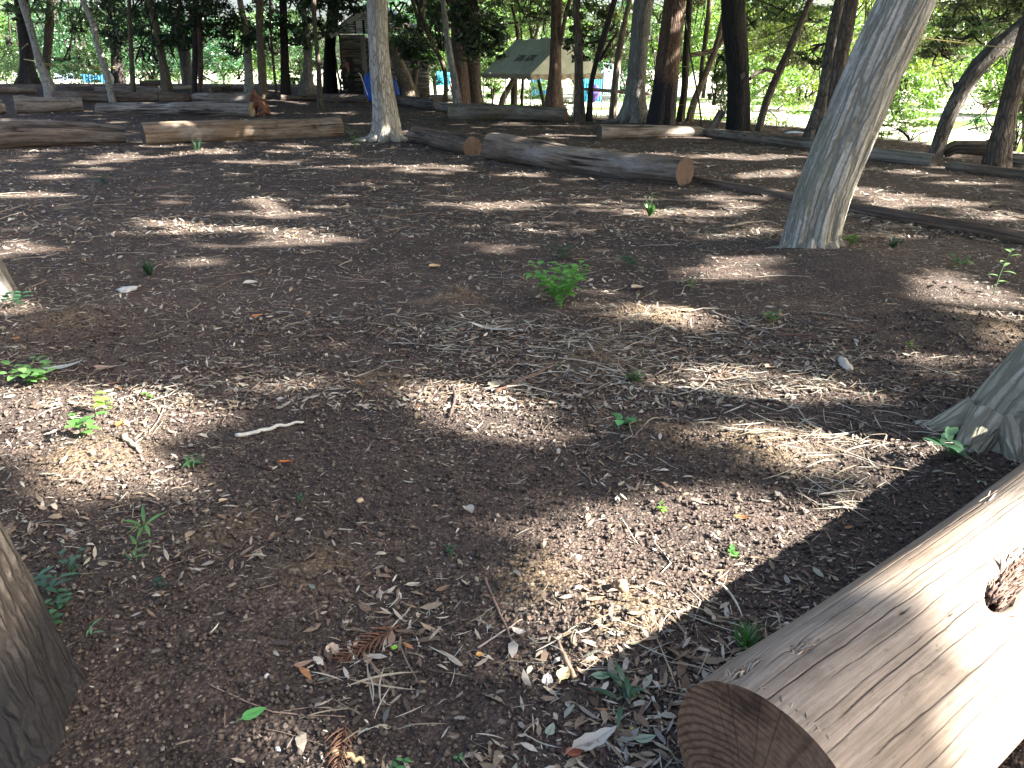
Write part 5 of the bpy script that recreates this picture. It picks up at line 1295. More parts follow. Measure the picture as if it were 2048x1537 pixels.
def build_litter():
    X, Y, L = [], [], []
    for n, a, b, s0, s1, pw in ((11000, .75, 3.6, .012, .055, 1.25), (24000, 3.2, 8, .02, .065, 1.25), (26000, 7, 16, .035, .095, 1.2), (17000, 14, 46, .06, .16, 1.15)):
        x, y = spots(n, a, b, pw=pw); X.append(x); Y.append(y); L.append(s0 + (s1 - s0) * R.uniform(0, 1, len(x)) ** 1.8)
    # fine chips close by
    x, y = spots(15000, .75, 5.5, pw=1.3); X.append(x); Y.append(y); L.append(R.uniform(.006, .017, len(x)))
    for px, py, sg, m in ((1250, 1425, .16, 95), (1410, 1365, .10, 40), (720, 1340, .13, 50), (1150, 1300, .16, 60), (90, 1045, .2, 60), (1480, 1290, .09, 30), (1350, 1480, .10, 40), (820, 1250, .12, 30), (440, 1130, .1, 25)):
        c = gnd(px, py); X.append(c[0] + R.normal(0, sg, m)); Y.append(c[1] + R.normal(0, sg * .8, m)); L.append(R.uniform(.025, .075, m))
    x = np.concatenate(X); y = np.concatenate(Y); L = np.concatenate(L); n = len(x)
    asp = R.uniform(.07, .36, n) * R.choice([.6, 1, 1, 1.25], n); l = np.array([-.5, -.18, -.18, .2, .2, .5]); w = np.array([0, .5, -.5, .43, -.43, 0])
    curl = R.normal(0, .35, n); fold = R.uniform(-.1, .5, n)
    T = np.stack([l[None] * L[:, None], w[None] * (L * asp)[:, None], (curl[:, None] * (l * l)[None] + fold[:, None] * np.abs(w)[None] * asp[:, None]) * L[:, None]], -1)
    M = rotmat(n, R.uniform(0, 6.28, n), .22)
    V = np.einsum('nij,nkj->nki', M, T)
    z = terr(x, y) + L * .06 + .004 + R.uniform(0, .006, n)
    V += np.stack([x, y, z], -1)[:, None]
    c = PAL[R.choice(len(PAL), n, p=PALP)] * R.uniform(.65, 1.25, (n, 1))
    i = np.arange(n)[:, None] * 6
    o = mk('leaf_litter', V.reshape(-1, 3), [np.concatenate([i + np.array([[0, 2, 1]]), i + np.array([[3, 4, 5]])]), i + np.array([[1, 2, 4, 3]])], M_LITTER, None, False, None, np.repeat(c, 6, 0))
    o['kind'] = 'stuff'
    # straw: dry bamboo sheaths and grass
    X, Y, L, W = [], [], [], []
    for n, a, b, s0, s1 in ((1100, .8, 4, .02, .08), (3600, 3.4, 9, .03, .11), (5500, 8, 30, .06, .18)):
        x, y = spots(n, a, b, pw=1.25); X.append(x); Y.append(y); L.append(R.uniform(s0, s1, len(x))); W.append(R.uniform(.02, .05, len(x)))
    for px, py, sx, sy, m in ((1150, 690, .55, .20, 170), (960, 655, .35, .15, 70), (1240, 755, .15, .08, 14), (1700, 885, .24, .14, 130), (1655, 990, .10, .08, 46), (1350, 650, .3, .15, 40), (830, 640, .5, .2, 60), (1490, 470, .7, .4, 60), (1380, 800, .4, .2, 40), (760, 1370, .1, .08, 16), (1430, 1300, .14, .1, 34), (1660, 760, .35, .2, 60)):
        c = gnd(px, py); X.append(c[0] + R.normal(0, sx, m)); Y.append(c[1] + R.normal(0, sy, m)); L.append(R.uniform(.05, .19, m)); W.append(R.uniform(.016, .042, m))
    x = np.concatenate(X); y = np.concatenate(Y); L = np.concatenate(L); W = np.concatenate(W); n = len(x)
    s = np.linspace(-.5, .5, 6); wd = np.array([.25, .9, 1, .95, .7, .1])
    bend = R.normal(0, .20, n); lift = np.abs(R.normal(0, .09, n))
    ctr = np.stack([s[None] * L[:, None], (bend[:, None] * (s * s - .08)[None]) * L[:, None], lift[:, None] * (.25 - s * s)[None] * L[:, None]], -1)
    off = (wd[None] * (W * L)[:, None] * .5)
    A = ctr.copy(); B = ctr.copy(); A[..., 1] += off; B[..., 1] -= off; A[..., 2] += off * .5
    T = np.stack([A, B], 2).reshape(n, 12, 3)
    M = rotmat(n, R.normal(0, .9, n), .05)
    V = np.einsum('nij,nkj->nki', M, T) + np.stack([x, y, terr(x, y) + .010 + R.uniform(0, .015, n)], -1)[:, None]
    c = np.array([(.38, .35, .285), (.30, .26, .19), (.34, .35, .30), (.22, .175, .12)])[R.integers(0, 4, n)] * R.uniform(.7, 1.15, (n, 1))
    i = np.arange(n)[:, None] * 12
    q = np.concatenate([i + np.array([[2 * k, 2 * k + 1, 2 * k + 3, 2 * k + 2]]) for k in range(5)])
    o = mk('straw_litter', V.reshape(-1, 3), [q], M_LITTER, None, True, None, np.repeat(c, 12, 0)); o['kind'] = 'stuff'
    # twigs
    X, Y, L = [], [], []
    for n, a, b, s0, s1 in ((420, .8, 4, .04, .22), (1200, 3.4, 9, .08, .40), (1200, 8, 26, .15, .6)):
        x, y = spots(n, a, b, pw=1.25); X.append(x); Y.append(y); L.append(s0 + (s1 - s0) * R.uniform(0, 1, len(x)) ** 2)
    x = np.concatenate(X); y = np.concatenate(Y); L = np.concatenate(L); n = len(x); rr = np.clip(L * .010, .0012, .006) * R.uniform(.6, 1.5, n)
    s = np.linspace(-.5, .5, 5); b1 = R.normal(0, .25, n); b2 = R.normal(0, .12, n)
    ctr = np.stack([s[None] * L[:, None], (b1[:, None] * (s * s)[None] + b2[:, None] * np.sin(s * 7)[None]) * L[:, None], np.zeros((n, 5)) + rr[:, None]], -1)
    ang = np.array([0, 2.09, 4.19])
    T = ctr[:, :, None, :] + np.stack([np.zeros((n, 5, 3)), np.cos(ang)[None, None] * rr[:, None, None] * np.ones((1, 5, 1)), np.sin(ang)[None, None] * rr[:, None, None] * np.ones((1, 5, 1))], -1)
    M = rotmat(n, R.uniform(0, 6.28, n), .06)
    V = np.einsum('nij,nkj->nki', M, T.reshape(n, 15, 3)) + np.stack([x, y, terr(x, y) + .006], -1)[:, None]
    c = np.array([(.16, .12, .09), (.26, .22, .17), (.10, .06, .045), (.34, .30, .25)])[R.integers(0, 4, n)] * R.uniform(.7, 1.2, (n, 1))
    i = np.arange(n)[:, None] * 15
    q = np.concatenate([i + np.array([[3 * k + j, 3 * k + (j + 1) % 3, 3 * k + 3 + (j + 1) % 3, 3 * k + 3 + j]]) for k in range(4) for j in range(3)])
    o = mk('twig_litter', V.reshape(-1, 3), [q], M_LITTER, None, True, None, np.repeat(c, 15, 0)); o['kind'] = 'stuff'
    # soil crumbs
    y = .7 + 4.0 * R.uniform(0, 1, 60000) ** 1.7; x = R.uniform(-1, 1, len(y)) * (.75 * y + .5); n = len(x)
    s = (.0024 + .0085 * R.uniform(0, 1, n) ** 4) * (.8 + y * .12)
    O = np.array([(1, 0, 0), (-1, 0, 0), (0, 1, 0), (0, -1, 0), (0, 0, 1), (0, 0, -1)], float)
    T = O[None] * R.uniform(.6, 1.3, (n, 6, 1)) * s[:, None, None]
    V = np.einsum('nij,nkj->nki', rotmat(n, R.uniform(0, 6.28, n), .8), T) + np.stack([x, y, terr(x, y) + s * .4 + .003], -1)[:, None]
    c = np.array([(.064, .050, .042), (.105, .082, .068), (.036, .029, .025), (.19, .16, .135)])[R.choice(4, n, p=[.4, .3, .24, .06])] * R.uniform(.7, 1.25, (n, 1))
    i = np.arange(n)[:, None] * 6
    f = np.concatenate([i + np.array([t]) for t in ((0, 2, 4), (2, 1, 4), (1, 3, 4), (3, 0, 4), (2, 0, 5), (1, 2, 5), (3, 1, 5), (0, 3, 5))])
    o = mk('soil_crumbs', V.reshape(-1, 3), [f], M_LITTER, None, True, None, np.repeat(c, 6, 0)); o['kind'] = 'stuff'
    # grass on the lawn's near rim and sprinkled blades
    n = 26000
    yy = R.uniform(8, 40, n); xx = R.uniform(-.75, .95, n) * yy + 2
    d = edgedist(xx, yy, PLATEAU); k = (~inpoly(xx, yy, PLATEAU)) & (d < 9) & (n2(xx, yy, .35, 2, 12) > .42)
    xx, yy = xx[k], yy[k]; n = len(xx); zz = terr(xx, yy)
    h = R.uniform(.06, .20, n); a = R.uniform(0, 6.28, n); w = .006 + .0006 * yy
    lean = R.normal(0, .06, (n, 2))
    b0 = np.stack([xx - np.cos(a) * w, yy - np.sin(a) * w, zz - .02], -1); b1 = np.stack([xx + np.cos(a) * w, yy + np.sin(a) * w, zz - .02], -1)
    t0 = np.stack([xx + lean[:, 0], yy + lean[:, 1], zz + h], -1)
    V = np.stack([b0, b1, t0], 1).reshape(-1, 3)
    o = mk('grass', V, [np.arange(3 * n).reshape(-1, 3)], M_LEAF, None, False, None, np.repeat(np.array([(.09, .19, .03)]) * R.uniform(.6, 1.3, (n, 1)), 3, 0)); o['kind'] = 'stuff'

# ------------------------------------------------------------------ single pieces and seedlings
def leaf_mesh(L, W, curl=.1, fold=.25, shape=.45, n=11, m=5, wave=.0):
    s = np.linspace(0, 1, n)[:, None]; t = np.linspace(-1, 1, m)[None]
    w = np.sin(np.pi * s ** (shape * 1.6)) ** .8 * W / 2
    x = (s - .5) * L + 0 * t; y = w * t; z = fold * np.abs(y) + curl * L * (2 * s - 1) ** 2 + wave * np.sin(s * 19) * np.abs(t)
    V = np.stack([x, y, z + 0 * x], -1).reshape(-1, 3)
    i = np.arange(n - 1)[:, None] * m; j = np.arange(m - 1)[None]
    return V, np.stack([i + j, i + m + j, i + m + j + 1, i + j + 1], -1).reshape(-1, 4)

def ground_leaf(px, py, L, W, yaw, col, label, name='fallen_leaf', cat='leaf', curl=.1, fold=.25, tilt=0.1, wave=.0, shape=.45):
    V, q = leaf_mesh(L, W, curl, fold, shape, wave=wave)
    mb = MB(); mb.add(V, [q], None, col)
    if cat == 'leaf': mb.tube(np.array([[-L / 2 - L * .18, .0, .002], [-L / 2, 0, abs(curl) * L], [0, 0, .002], [L * .4, 0, abs(curl) * L * .6]]), [.0012, .0012, .0007], 4, 8, [c * .8 for c in col])
    o = mb.build(name, M_LEAFDRY, None, True)
    b = gnd(px, py); b[2] = float(terr(np.array([b[0]]), np.array([b[1]]))[0]) + .012
    o.location = b; o.rotation_euler = (R.uniform(-tilt, tilt), R.uniform(-tilt, tilt), yaw)
    tag(o, label, cat, 'single leaves and chips lying on the soil'); return o

def stick(pts, r, col, label, name='stick', sub=()):
    P = np.array([gnd(x, y) for x, y in pts]); P[:, 2] = terr(P[:, 0], P[:, 1]) + r * .9 + .004
    b = P[0].copy(); mb = MB(); n = max(14, len(P) * 6)
    Q = resample(P - b, n) + np.stack([.15 * r * np.sin(np.arange(n) * 2.1), .5 * r * np.cos(np.arange(n) * 1.3), .3 * r * np.sin(np.arange(n))], -1)
    mb.tube(Q, [r, r * .9, r * .55], 8, n, col)
    for sp in sub:
        S = np.array([gnd(x, y) for x, y in sp]); S[:, 2] = terr(S[:, 0], S[:, 1]) + r + .004; mb.tube(S - b, [r * .6, r * .3], 6, 8, col)
    o = mb.build(name, M_LITTER, None, True); o.location = b; tag(o, label, 'stick', 'sticks lying on the soil'); return o

def build_pieces():
    g = ground_leaf
    g(510, 1436, .062, .036, .55, (.10, .33, .09), 'fresh green leaf lying alone on the dark soil, near left', curl=.02, fold=.15)
    g(790, 1300, .022, .016, 1.2, (.22, .50, .06), 'tiny bright green leaf beside the brown cedar frond')
    g(572, 935, .055, .022, .1, (.42, .13, .03), 'rusty orange leaf right of the pale sunlit heap', fold=.5)
    g(515, 635, .075, .05, .8, (.40, .16, .06), 'orange brown leaf below the grey leaf field, upper left', fold=.4)
    g(243, 858, .05, .035, 1.5, (.42, .12, .03), 'small orange leaf at the foot of the bright seedling', fold=.5)
    g(1374, 632, .09, .06, .2, (.46, .24, .12), 'pinkish tan leaf at the end of the sunlit heap', fold=.35)
    g(1480, 1043, .05, .022, 2.6, (.36, .14, .06), 'rust brown leaf inside the big sun patch')
    g(1128, 1355, .05, .036, 1.1, (.50, .40, .20), 'creamy yellow ribbed leaf at the lower centre', fold=.5, wave=.002)
    g(1095, 1365, .048, .030, 1.5, (.42, .40, .38), 'grey white skeleton leaf beside the creamy leaf', wave=.003)
    g(1150, 1505, .05, .028, .3, (.30, .10, .06), 'reddish brown leaf on the pale bark piece at the bottom')
    g(1190, 1483, .13, .045, .5, (.42, .40, .35), 'large pale grey curled leaf below the reddish leaf', curl=.12, fold=.3, wave=.004)
    g(1101, 1462, .045, .024, 1.2, (.30, .36, .28), 'small grey green oval leaf at the bottom centre', fold=.1)
    g(1290, 1480, .055, .026, .2, (.26, .33, .25), 'grey green leaf in front of the near log end', fold=.15)
    g(1265, 1463, .018, .014, 1.0, (.50, .42, .05), 'tiny yellow leaf in the litter before the near log')
    g(1205, 1360, .06, .026, .2, (.22, .32, .22), 'dull green leaf on the litter left of the near log', fold=.2)
    g(610, 1337, .055, .018, .35, (.30, .20, .14), 'brown pointed leaf lying left of the chips', fold=.2)
    g(668, 1310, .05, .035, -.8, (.42, .34, .24), 'torn pale leaf near the lower middle', wave=.003)
    g(827, 1175, .045, .022, .15, (.44, .40, .32), 'pale beige leaf above the cedar frond')
    g(938, 1025, .06, .04, -1.1, (.36, .34, .29), 'grey folded leaf in the middle of the bare soil', fold=.8)
    g(128, 740, .20, .05, .4, (.36, .38, .35), 'long silvery leaf near the left edge by the green creeper', fold=.15)
    g(213, 741, .13, .04, 0, (.34, .24, .18), 'brown pointed leaf right of the long silvery leaf', fold=.2)
    g(990, 775, .075, .07, .4, (.32, .29, .22), 'round grey leaf with a hole beside the rusty stick', fold=.15)
    g(985, 662, .30, .05, -.25, (.44, .44, .41), 'long whitish sheath leaf among the straw', fold=.1, cat='leaf')
    g(650, 1240, .02, .014, .4, (.36, .30, .22), 'tiny tan chip left of the frond', cat='chip', name='wood_chip')
    g(1540, 738, .07, .05, .5, (.42, .34, .22), 'pale tan leaf on the shaded soil right of the straw', fold=.5)
    g(870, 537, .10, .08, .3, (.46, .33, .17), 'sandy yellow leaf in the upper middle of the clearing', fold=.5)
    g(1275, 580, .10, .08, .3, (.40, .33, .22), 'tan leaf right of the leafy green seedling', fold=.5)
    g(502, 570, .11, .07, .2, (.44, .42, .36), 'whitish leaf at the upper left among fine litter', fold=.5)
    g(1105, 815, .04, .03, .2, (.40, .34, .26), 'small buff leaf right of the sunlit patch in the middle', fold=.4)
    g(450, 1018, .035, .026, .9, (.42, .33, .22), 'buff folded leaf above the little tan heap', fold=.7)
    g(600, 1052, .03, .024, .2, (.34, .32, .27), 'grey leaf bit right of the little tan heap', fold=.6)
    g(960, 1312, .022, .018, .2, (.46, .26, .08), 'small amber leaf in the lower centre', fold=.5)
    # lumps
    def lump(px, py, s, col, label, name, cat, flat=.55, seed=0):
        u = np.linspace(0, 2 * np.pi, 22, endpoint=False)[None]; v = np.linspace(.02, np.pi - .02, 14)[:, None]
        D = np.stack([np.sin(v) * np.cos(u), np.sin(v) * np.sin(u), np.cos(v) + 0 * u], -1)
        rr = 1 + 1.2 * (fbm(D * 2.1 + seed * 3.3, 3, seed) - .5)
        V = (D * rr[..., None] * np.array(s) / 2).reshape(-1, 3); V[:, 2] *= flat
        i = np.arange(13)[:, None] * 22; j = np.arange(22)[None]; k = (j + 1) % 22
        o = mk(name, V, [np.stack([i + j, i + 22 + j, i + 22 + k, i + k], -1).reshape(-1, 4)], M_LITTER, None, True, None, col)
        b = gnd(px, py); b[2] = float(terr(b[0:1], b[1:2])[0]) + s[2] * flat * .3; o.location = b; o.rotation_euler = (0, 0, seed * .7)
        tag(o, label, cat, 'pale lumps lying on the soil'); return o
    lump(255, 580, (.13, .10, .07), (.40, .42, .42), 'pale grey white stone in the upper left of the clearing', 'stone', 'stone', seed=1)
    lump(1690, 728, (.20, .06, .05), (.44, .42, .36), 'whitish crumbly wood lump on the right side', 'rotten_wood', 'wood piece', seed=2)
    lump(1156, 1118, (.024, .024, .02), (.58, .56, .52), 'small round white fungus cap by the big sun patch', 'fungus', 'fungus', .5, seed=3)
    lump(535, 1360, (.016, .014, .012), (.60, .60, .58), 'tiny white fungus bit on the dark soil above the green leaf', 'fungus', 'fungus', .8, seed=4)
    lump(1155, 1190, (.024, .015, .02), (.52, .48, .42), 'pale shell like bit just below the round fungus cap', 'fungus', 'fungus', .6, seed=5)
    lump(720, 1005, (.028, .024, .022), (.42, .33, .22), 'sandy little stone in the middle of the bare soil', 'stone', 'stone', .8, seed=6)
    lump(570, 1452, (.018, .016, .014), (.12, .10, .085), 'dark pebble right of the fresh green leaf', 'stone', 'stone', .8, seed=7)
    lump(555, 1498, (.018, .010, .010), (.46, .50, .54), 'bluish white pebble at the bottom left', 'stone', 'stone', .8, seed=8)
    lump(1240, 1195, (.05, .04, .05), (.19, .13, .085), 'soft brown clod sitting in the sun patch', 'clod', 'clod', .8, seed=9)
    # sticks
    stick([(472, 880), (520, 870), (560, 860), (608, 851)], .0095, (.46, .46, .42), 'white bark stick lying left of the middle')
    stick([(250, 892), (285, 918)], .012, (.40, .33, .21), 'short stout tan stick on the pale sunlit heap')
    stick([(270, 905), (310, 860), (330, 815), (322, 790)], .003, (.22, .17, .13), 'thin bent twig arching from the stout tan stick')
    stick([(970, 1165), (995, 1220), (1020, 1270), (1030, 1310)], .0042, (.20, .13, .10), 'dark reddish stick standing out at the lower centre')
    stick([(955, 1295), (1000, 1265), (1045, 1240)], .0028, (.36, .32, .27), 'thin pale stick crossing towards the dark reddish stick')
    stick([(905, 780), (910, 800), (900, 838)], .009, (.06, .045, .04), 'short black bent stick on the middle sun patch')
    stick([(990, 790), (1050, 765), (1110, 742)], .010, (.14, .085, .06), 'rusty brown stick beside the round grey leaf')
    stick([(420, 1385), (520, 1420), (580, 1430), (690, 1432)], .0018, (.24, .18, .14), 'hair thin long twig behind the fresh green leaf', sub=([(560, 1427), (640, 1412)],))
    stick([(665, 1505), (700, 1515), (728, 1525)], .008, (.46, .36, .20), 'pale splinter of wood in the sun patch at the bottom')
    stick([(725, 1310), (760, 1350), (785, 1380)], .005, (.20, .14, .10), 'dark splintered stick in the lower middle litter')
    stick([(700, 1290), (712, 1340)], .004, (.46, .46, .38), 'pale bamboo stick pointing down in the lower middle litter')
    stick([(1150, 1365), (1120, 1300), (1118, 1285)], .008, (.20, .14, .10), 'thick brown stick above the creamy ribbed leaf')
    stick([(1195, 1470), (1230, 1495), (1265, 1510)], .004, (.50, .50, .44), 'whitish stick at the bottom in front of the near log')
    stick([(1305, 1400), (1318, 1430), (1325, 1462)], .004, (.46, .48, .40), 'pale bent straw stick left of the near log end')
    stick([(1110, 728), (1180, 742), (1250, 760)], .004, (.38, .33, .25), 'long fine straw stalk running right from the straw patch')
    stick([(1420, 628), (1480, 648), (1550, 672)], .008, (.24, .20, .16), 'grey brown branch on the right below the leaning tree')
    stick([(1330, 860), (1300, 870), (1268, 893)], .004, (.22, .18, .14), 'thin twig right of the broad leaf seedling')
    stick([(620, 215 + 30), (590, 258)], .02, (.10, .08, .07), 'bent dark branch under the long grey brown log')
    stick([(1445, 455), (1520, 445), (1555, 448)], .012, (.28, .24, .19), 'curved branch left of the ribbed leaning tree foot')
    # rusty cedar fronds
    for (px, py, s, yaw, lab) in ((800, 1255, .20, -2.35, 'rust brown dry cedar frond in the lower middle'), (690, 1450, .15, -1.5, 'thin rust brown cedar frond beside the bottom sun patch')):
        mb = MB()
        mb.tube(np.array([[0, 0, .012], [s * .5, .01, .02], [s, 0, .008]]), [.0022, .0015, .0008], 5, 10, (.13, .062, .04))
        for i in range(26):
            t = i / 25 * .9 + .08; sd = (-1) ** i; l = s * .42 * (1 - .5 * t) * R.uniform(.7, 1.1)
            p0 = np.array([s * t, 0, .016]); a = R.uniform(.45, .7) * sd; p1 = p0 + np.array([math.cos(a) * l, math.sin(a) * l, R.uniform(-.006, .012)])
            mb.tube(np.array([p0, (p0 + p1) / 2 + [0, 0, .006], p1]), [.0022, .0020, .0008], 4, 6, np.array((.135, .068, .042)) * R.uniform(.7, 1.3))
        o = mb.build('cedar_frond', M_LITTER, None, True); b = gnd(px, py); b[2] = float(terr(b[0:1], b[1:2])[0]); o.location = b; o.rotation_euler = (0, 0, yaw)
        tag(o, lab, 'frond', 'dry cedar fronds')

def seedling(px, py, h, nst, nl, L, W, col, label, spread=.5, kind='ovate', droop=.3):
    h *= .82; L *= .80; W *= .80; col = [col[0] * .72, col[1] * .66, col[2] * .8]
    b = gnd(px, py); b[2] = float(terr(b[0:1], b[1:2])[0])
    root = empty('seedling', b); tag(root, label, 'seedling', 'green seedlings on the clearing floor')
    ms, ml = MB(), MB()
    for s in range(nst):
        a = R.uniform(0, 6.28) if nst > 1 else R.uniform(-.5, .5)
        hh = h * R.uniform(.7, 1.1); e = np.array([math.cos(a) * spread * h * R.uniform(.4, 1), math.sin(a) * spread * h * R.uniform(.4, 1), hh])
        P = np.array([[R.normal(0, .01), R.normal(0, .01), -.01], e * [.35, .35, .6], e]); Q = resample(P, 9)
        ms.tube(Q, [max(.0015, h * .010), max(.001, h * .006), .0008], 5, 9, [c * .9 for c in col])
        for i in range(nl):
            if kind == 'bamboo': t = R.uniform(.86, 1.0) if i > 1 else R.uniform(.45, .6)
            elif kind == 'blade': t = R.uniform(.0, .25)
            else: t = .25 + .75 * (i + 1) / nl
            p = Q[0] + 0; f = t * 8; k = min(7, int(f)); p = Q[k] + (Q[k + 1] - Q[k]) * (f - k)
            az = i * 2.4 + R.uniform(-.5, .5) if kind != 'pinnate' else a + (1.2 if i % 2 else -1.2) + R.uniform(-.3, .3)
            el = R.uniform(-.1, .5) - droop * .5 if kind != 'blade' else R.uniform(.7, 1.3)
            l = L * R.uniform(.65, 1.15)
            V, q = leaf_mesh(l, W * R.uniform(.8, 1.1), -.08 if kind != 'blade' else .12, .2, .45, 8, 3)
            V[:, 0] += l / 2 + (.1 * l)
            ce, se, ca, sa = math.cos(el), math.sin(el), math.cos(az), math.sin(az)
            Rm = np.array([[ca, -sa, 0], [sa, ca, 0], [0, 0, 1]]) @ np.array([[ce, 0, -se], [0, 1, 0], [se, 0, ce]])
            ml.add(V @ Rm.T + p, [q], None, np.array(col) * R.uniform(.7, 1.3))
    ms.build('stem', M_LITTER, root); ml.build('foliage', M_LEAFNEAR, root)
    return root

def build_seedlings():
    s = seedling; Gb = (.10, .24, .04); Gd = (.035, .11, .045); Gm = (.06, .17, .05)
    s(1120, 612, .33, 15, 8, .115, .055, (.16, .46, .08), 'biggest leafy green seedling in the middle of the clearing', .8, 'pinnate')
    s(1120, 520, .16, 5, 5, .08, .035, Gd, 'dull green seedling behind the biggest leafy one', .9, 'pinnate')
    s(1258, 540, .20, 3, 5, .11, .05, Gd, 'dark green seedling right of the biggest leafy one', .6)
    s(1300, 432, .28, 9, 6, .12, .035, (.08, .24, .05), 'grassy green tuft below the sawn end of the big grey log', .8, 'blade')
    s(1542, 645, .09, 5, 5, .06, .022, Gb, 'small green seedling on the soil below the leaning tree', .8)
    s(1815, 695, .05, 2, 4, .035, .025, (.20, .42, .06), 'tiny bright yellow green seedling at the right', .6)
    s(1385, 580, .10, 3, 4, .05, .03, Gb, 'tiny seedling by the sun patch left of the leaning tree', .8)
    s(1270, 772, .07, 6, 6, .05, .02, Gm, 'fine green sprig at the end of the straw stalk', .9)
    s(1242, 862, .05, 2, 3, .075, .055, (.06, .24, .07), 'seedling with two broad round leaves at centre right', .7)
    s(1885, 935, .16, 3, 4, .12, .045, Gd, 'dark drooping seedling between the near log and the pale peeled trunk', .6)
    s(1697, 512, .12, 5, 5, .08, .06, (.10, .26, .03), 'ivy like leaves at the right foot of the ribbed leaning tree', .7)
    s(1785, 510, .14, 6, 4, .12, .02, Gd, 'grassy tuft right of the ribbed leaning tree', .6, 'blade')
    s(1912, 552, .12, 5, 4, .09, .035, (.12, .26, .08), 'light green seedling at the far right of the clearing', .8)
    s(1985, 595, .46, 1, 8, .10, .04, (.16, .30, .10), 'tall thin seedling near the right edge', .25)
    s(712, 302, .5, 5, 6, .14, .05, (.16, .30, .08), 'seedling growing in front of the centre tree roots', .5)
    s(395, 305, .35, 6, 4, .30, .03, Gd, 'blade tuft growing before the long grey brown log', .6, 'blade')
    s(205, 378, .25, 5, 5, .14, .05, Gd, 'dark seedling below the torn dark log at left', .8)
    s(300, 550, .16, 9, 5, .13, .02, Gd, 'dark grass tuft in the upper left of the clearing', .7, 'blade')
    s(60, 770, .12, 8, 5, .07, .055, (.11, .28, .06), 'green creeper leaves at the left edge above the sun patch', 1.4)
    s(217, 832, .13, 2, 4, .07, .05, (.20, .42, .06), 'bright seedling in the sunny patch at left', .4)
    s(170, 882, .11, 3, 4, .085, .045, (.10, .30, .05), 'leafy seedling just below the bright one at left', .7)
    s(296, 800, .05, 3, 3, .04, .02, Gb, 'tiny seedling right of the sunny patch', .6)
    s(382, 935, .05, 5, 4, .06, .014, Gm, 'small narrow leaved seedling right of the pale heap', .9)
    s(275, 1135, .20, 1, 8, .10, .016, (.10, .30, .05), 'slender bamboo sprout with a fan of narrow leaves', .35, 'bamboo')
    s(266, 1140, .09, 1, 4, .06, .012, (.10, .28, .06), 'short bamboo sprout at the foot of the slender one', .5, 'bamboo')
    s(100, 1200, .10, 2, 5, .085, .022, (.05, .17, .07), 'dark bamboo like sprout beside the near left trunk', .7, 'bamboo')
    s(145, 1155, .09, 3, 4, .035, .025, (.05, .16, .06), 'small dark seedling above the near left trunk', .6)
    s(118, 1225, .05, 5, 5, .03, .02, (.05, .17, .05), 'low clover like leaves beside the near left trunk', 1.2)
    s(322, 1188, .05, 2, 4, .03, .022, Gd, 'tiny dark seedling below the bamboo sprouts', .5)
    s(95, 1262, .05, 3, 5, .045, .03, (.06, .22, .04), 'bright leaves touching the near left trunk', .8)
    s(182, 1290, .06, 1, 4, .05, .008, (.12, .30, .10), 'little starry sprout right of the near left trunk', .3, 'bamboo')
    s(30, 612, .12, 4, 5, .09, .05, Gd, 'dark leaves at the foot of the left edge trunk', .8)
    s(1492, 1300, .09, 7, 4, .095, .014, (.08, .26, .06), 'grass sprout close to the left side of the near log', .5, 'blade')
    s(1240, 1395, .05, 4, 3, .09, .018, (.05, .16, .06), 'flattened bamboo leaves in the litter before the near log', 1.4)
    s(806, 1522, .025, 1, 6, .026, .012, (.08, .28, .06), 'small star shaped seedling at the bottom centre left', .2)
    s(916, 1512, .02, 1, 6, .022, .011, (.08, .26, .06), 'smaller star shaped seedling at the bottom centre', .2)
    s(795, 1540, .02, 2, 3, .05, .026, (.06, .26, .04), 'green leaf pair cut by the bottom edge', 1.0)
    s(600, 1004, .03, 3, 6, .022, .006, (.05, .18, .06), 'tiny fern sprig on the bare soil in the middle', .9)
    s(900, 1105, .03, 3, 5, .026, .010, (.05, .16, .06), 'tiny sprig above the cedar frond', .9)
    s(1322, 1022, .03, 2, 4, .03, .02, (.18, .36, .06), 'pale green seedling at the upper rim of the big sun patch', .6)
    s(1465, 1112, .03, 3, 4, .03, .02, (.10, .30, .05), 'little leaf pair inside the big sun patch', .8)

# ------------------------------------------------------------------ assemble
M_SOIL = m_soil(); M_LAWN = m_lawn()
M_BARKGREY = m_bark('bark_grey', (.10, .095, .085), (.32, .31, .28), 6, .10, (.34, .36, .31), .5)
M_BARKCENTRE = m_bark('bark_pale_grey', (.18, .165, .13), (.50, .50, .45), 7, .08, (.17, .12, .05), .35, contrast=(.30, .55))
M_BARKLEAN = m_bark('bark_ribbed_pale', (.10, .095, .07), (.54, .53, .455), 9.0, .05, (.26, .27, .17), .45, contrast=(.05, .62), cd=.72, plate=34, pst=.05, pw=.20)
M_BARKNEAR = m_bark('bark_near_pale', (.15, .14, .10), (.38, .37, .29), 6.0, .09, (.05, .043, .036), .16, spots=None, contrast=(.30, .52), plate=30, pst=.16, pw=.2, bd=.014)
M_BARKNEARDARK = m_bark('bark_near_furrowed', (.05, .043, .038), (.22, .20, .18), 9, .10, None, char=.50, contrast=(.25, .62), plate=70, pst=.11, pw=.26, bd=.016)
M_BARKBROWN = m_bark('bark_brown', (.045, .036, .028), (.19, .16, .13), 7, .06, (.17, .17, .12), .25)
M_BARKDARK = m_bark('bark_dark', (.022, .019, .017), (.085, .075, .065), 8, .09)
M_BARKBLACK = m_bark('bark_black', (.012, .011, .011), (.045, .042, .04), 9, .09)
M_BARKMOTTLE = m_bark('bark_mottled', (.20, .20, .17), (.46, .45, .41), 5, .4, (.30, .36, .30), .4, spots=(.06, .07, .06), contrast=(.3, .5))
M_BARKRED = m_bark('bark_reddish', (.05, .034, .027), (.20, .145, .115), 9, .05, None)
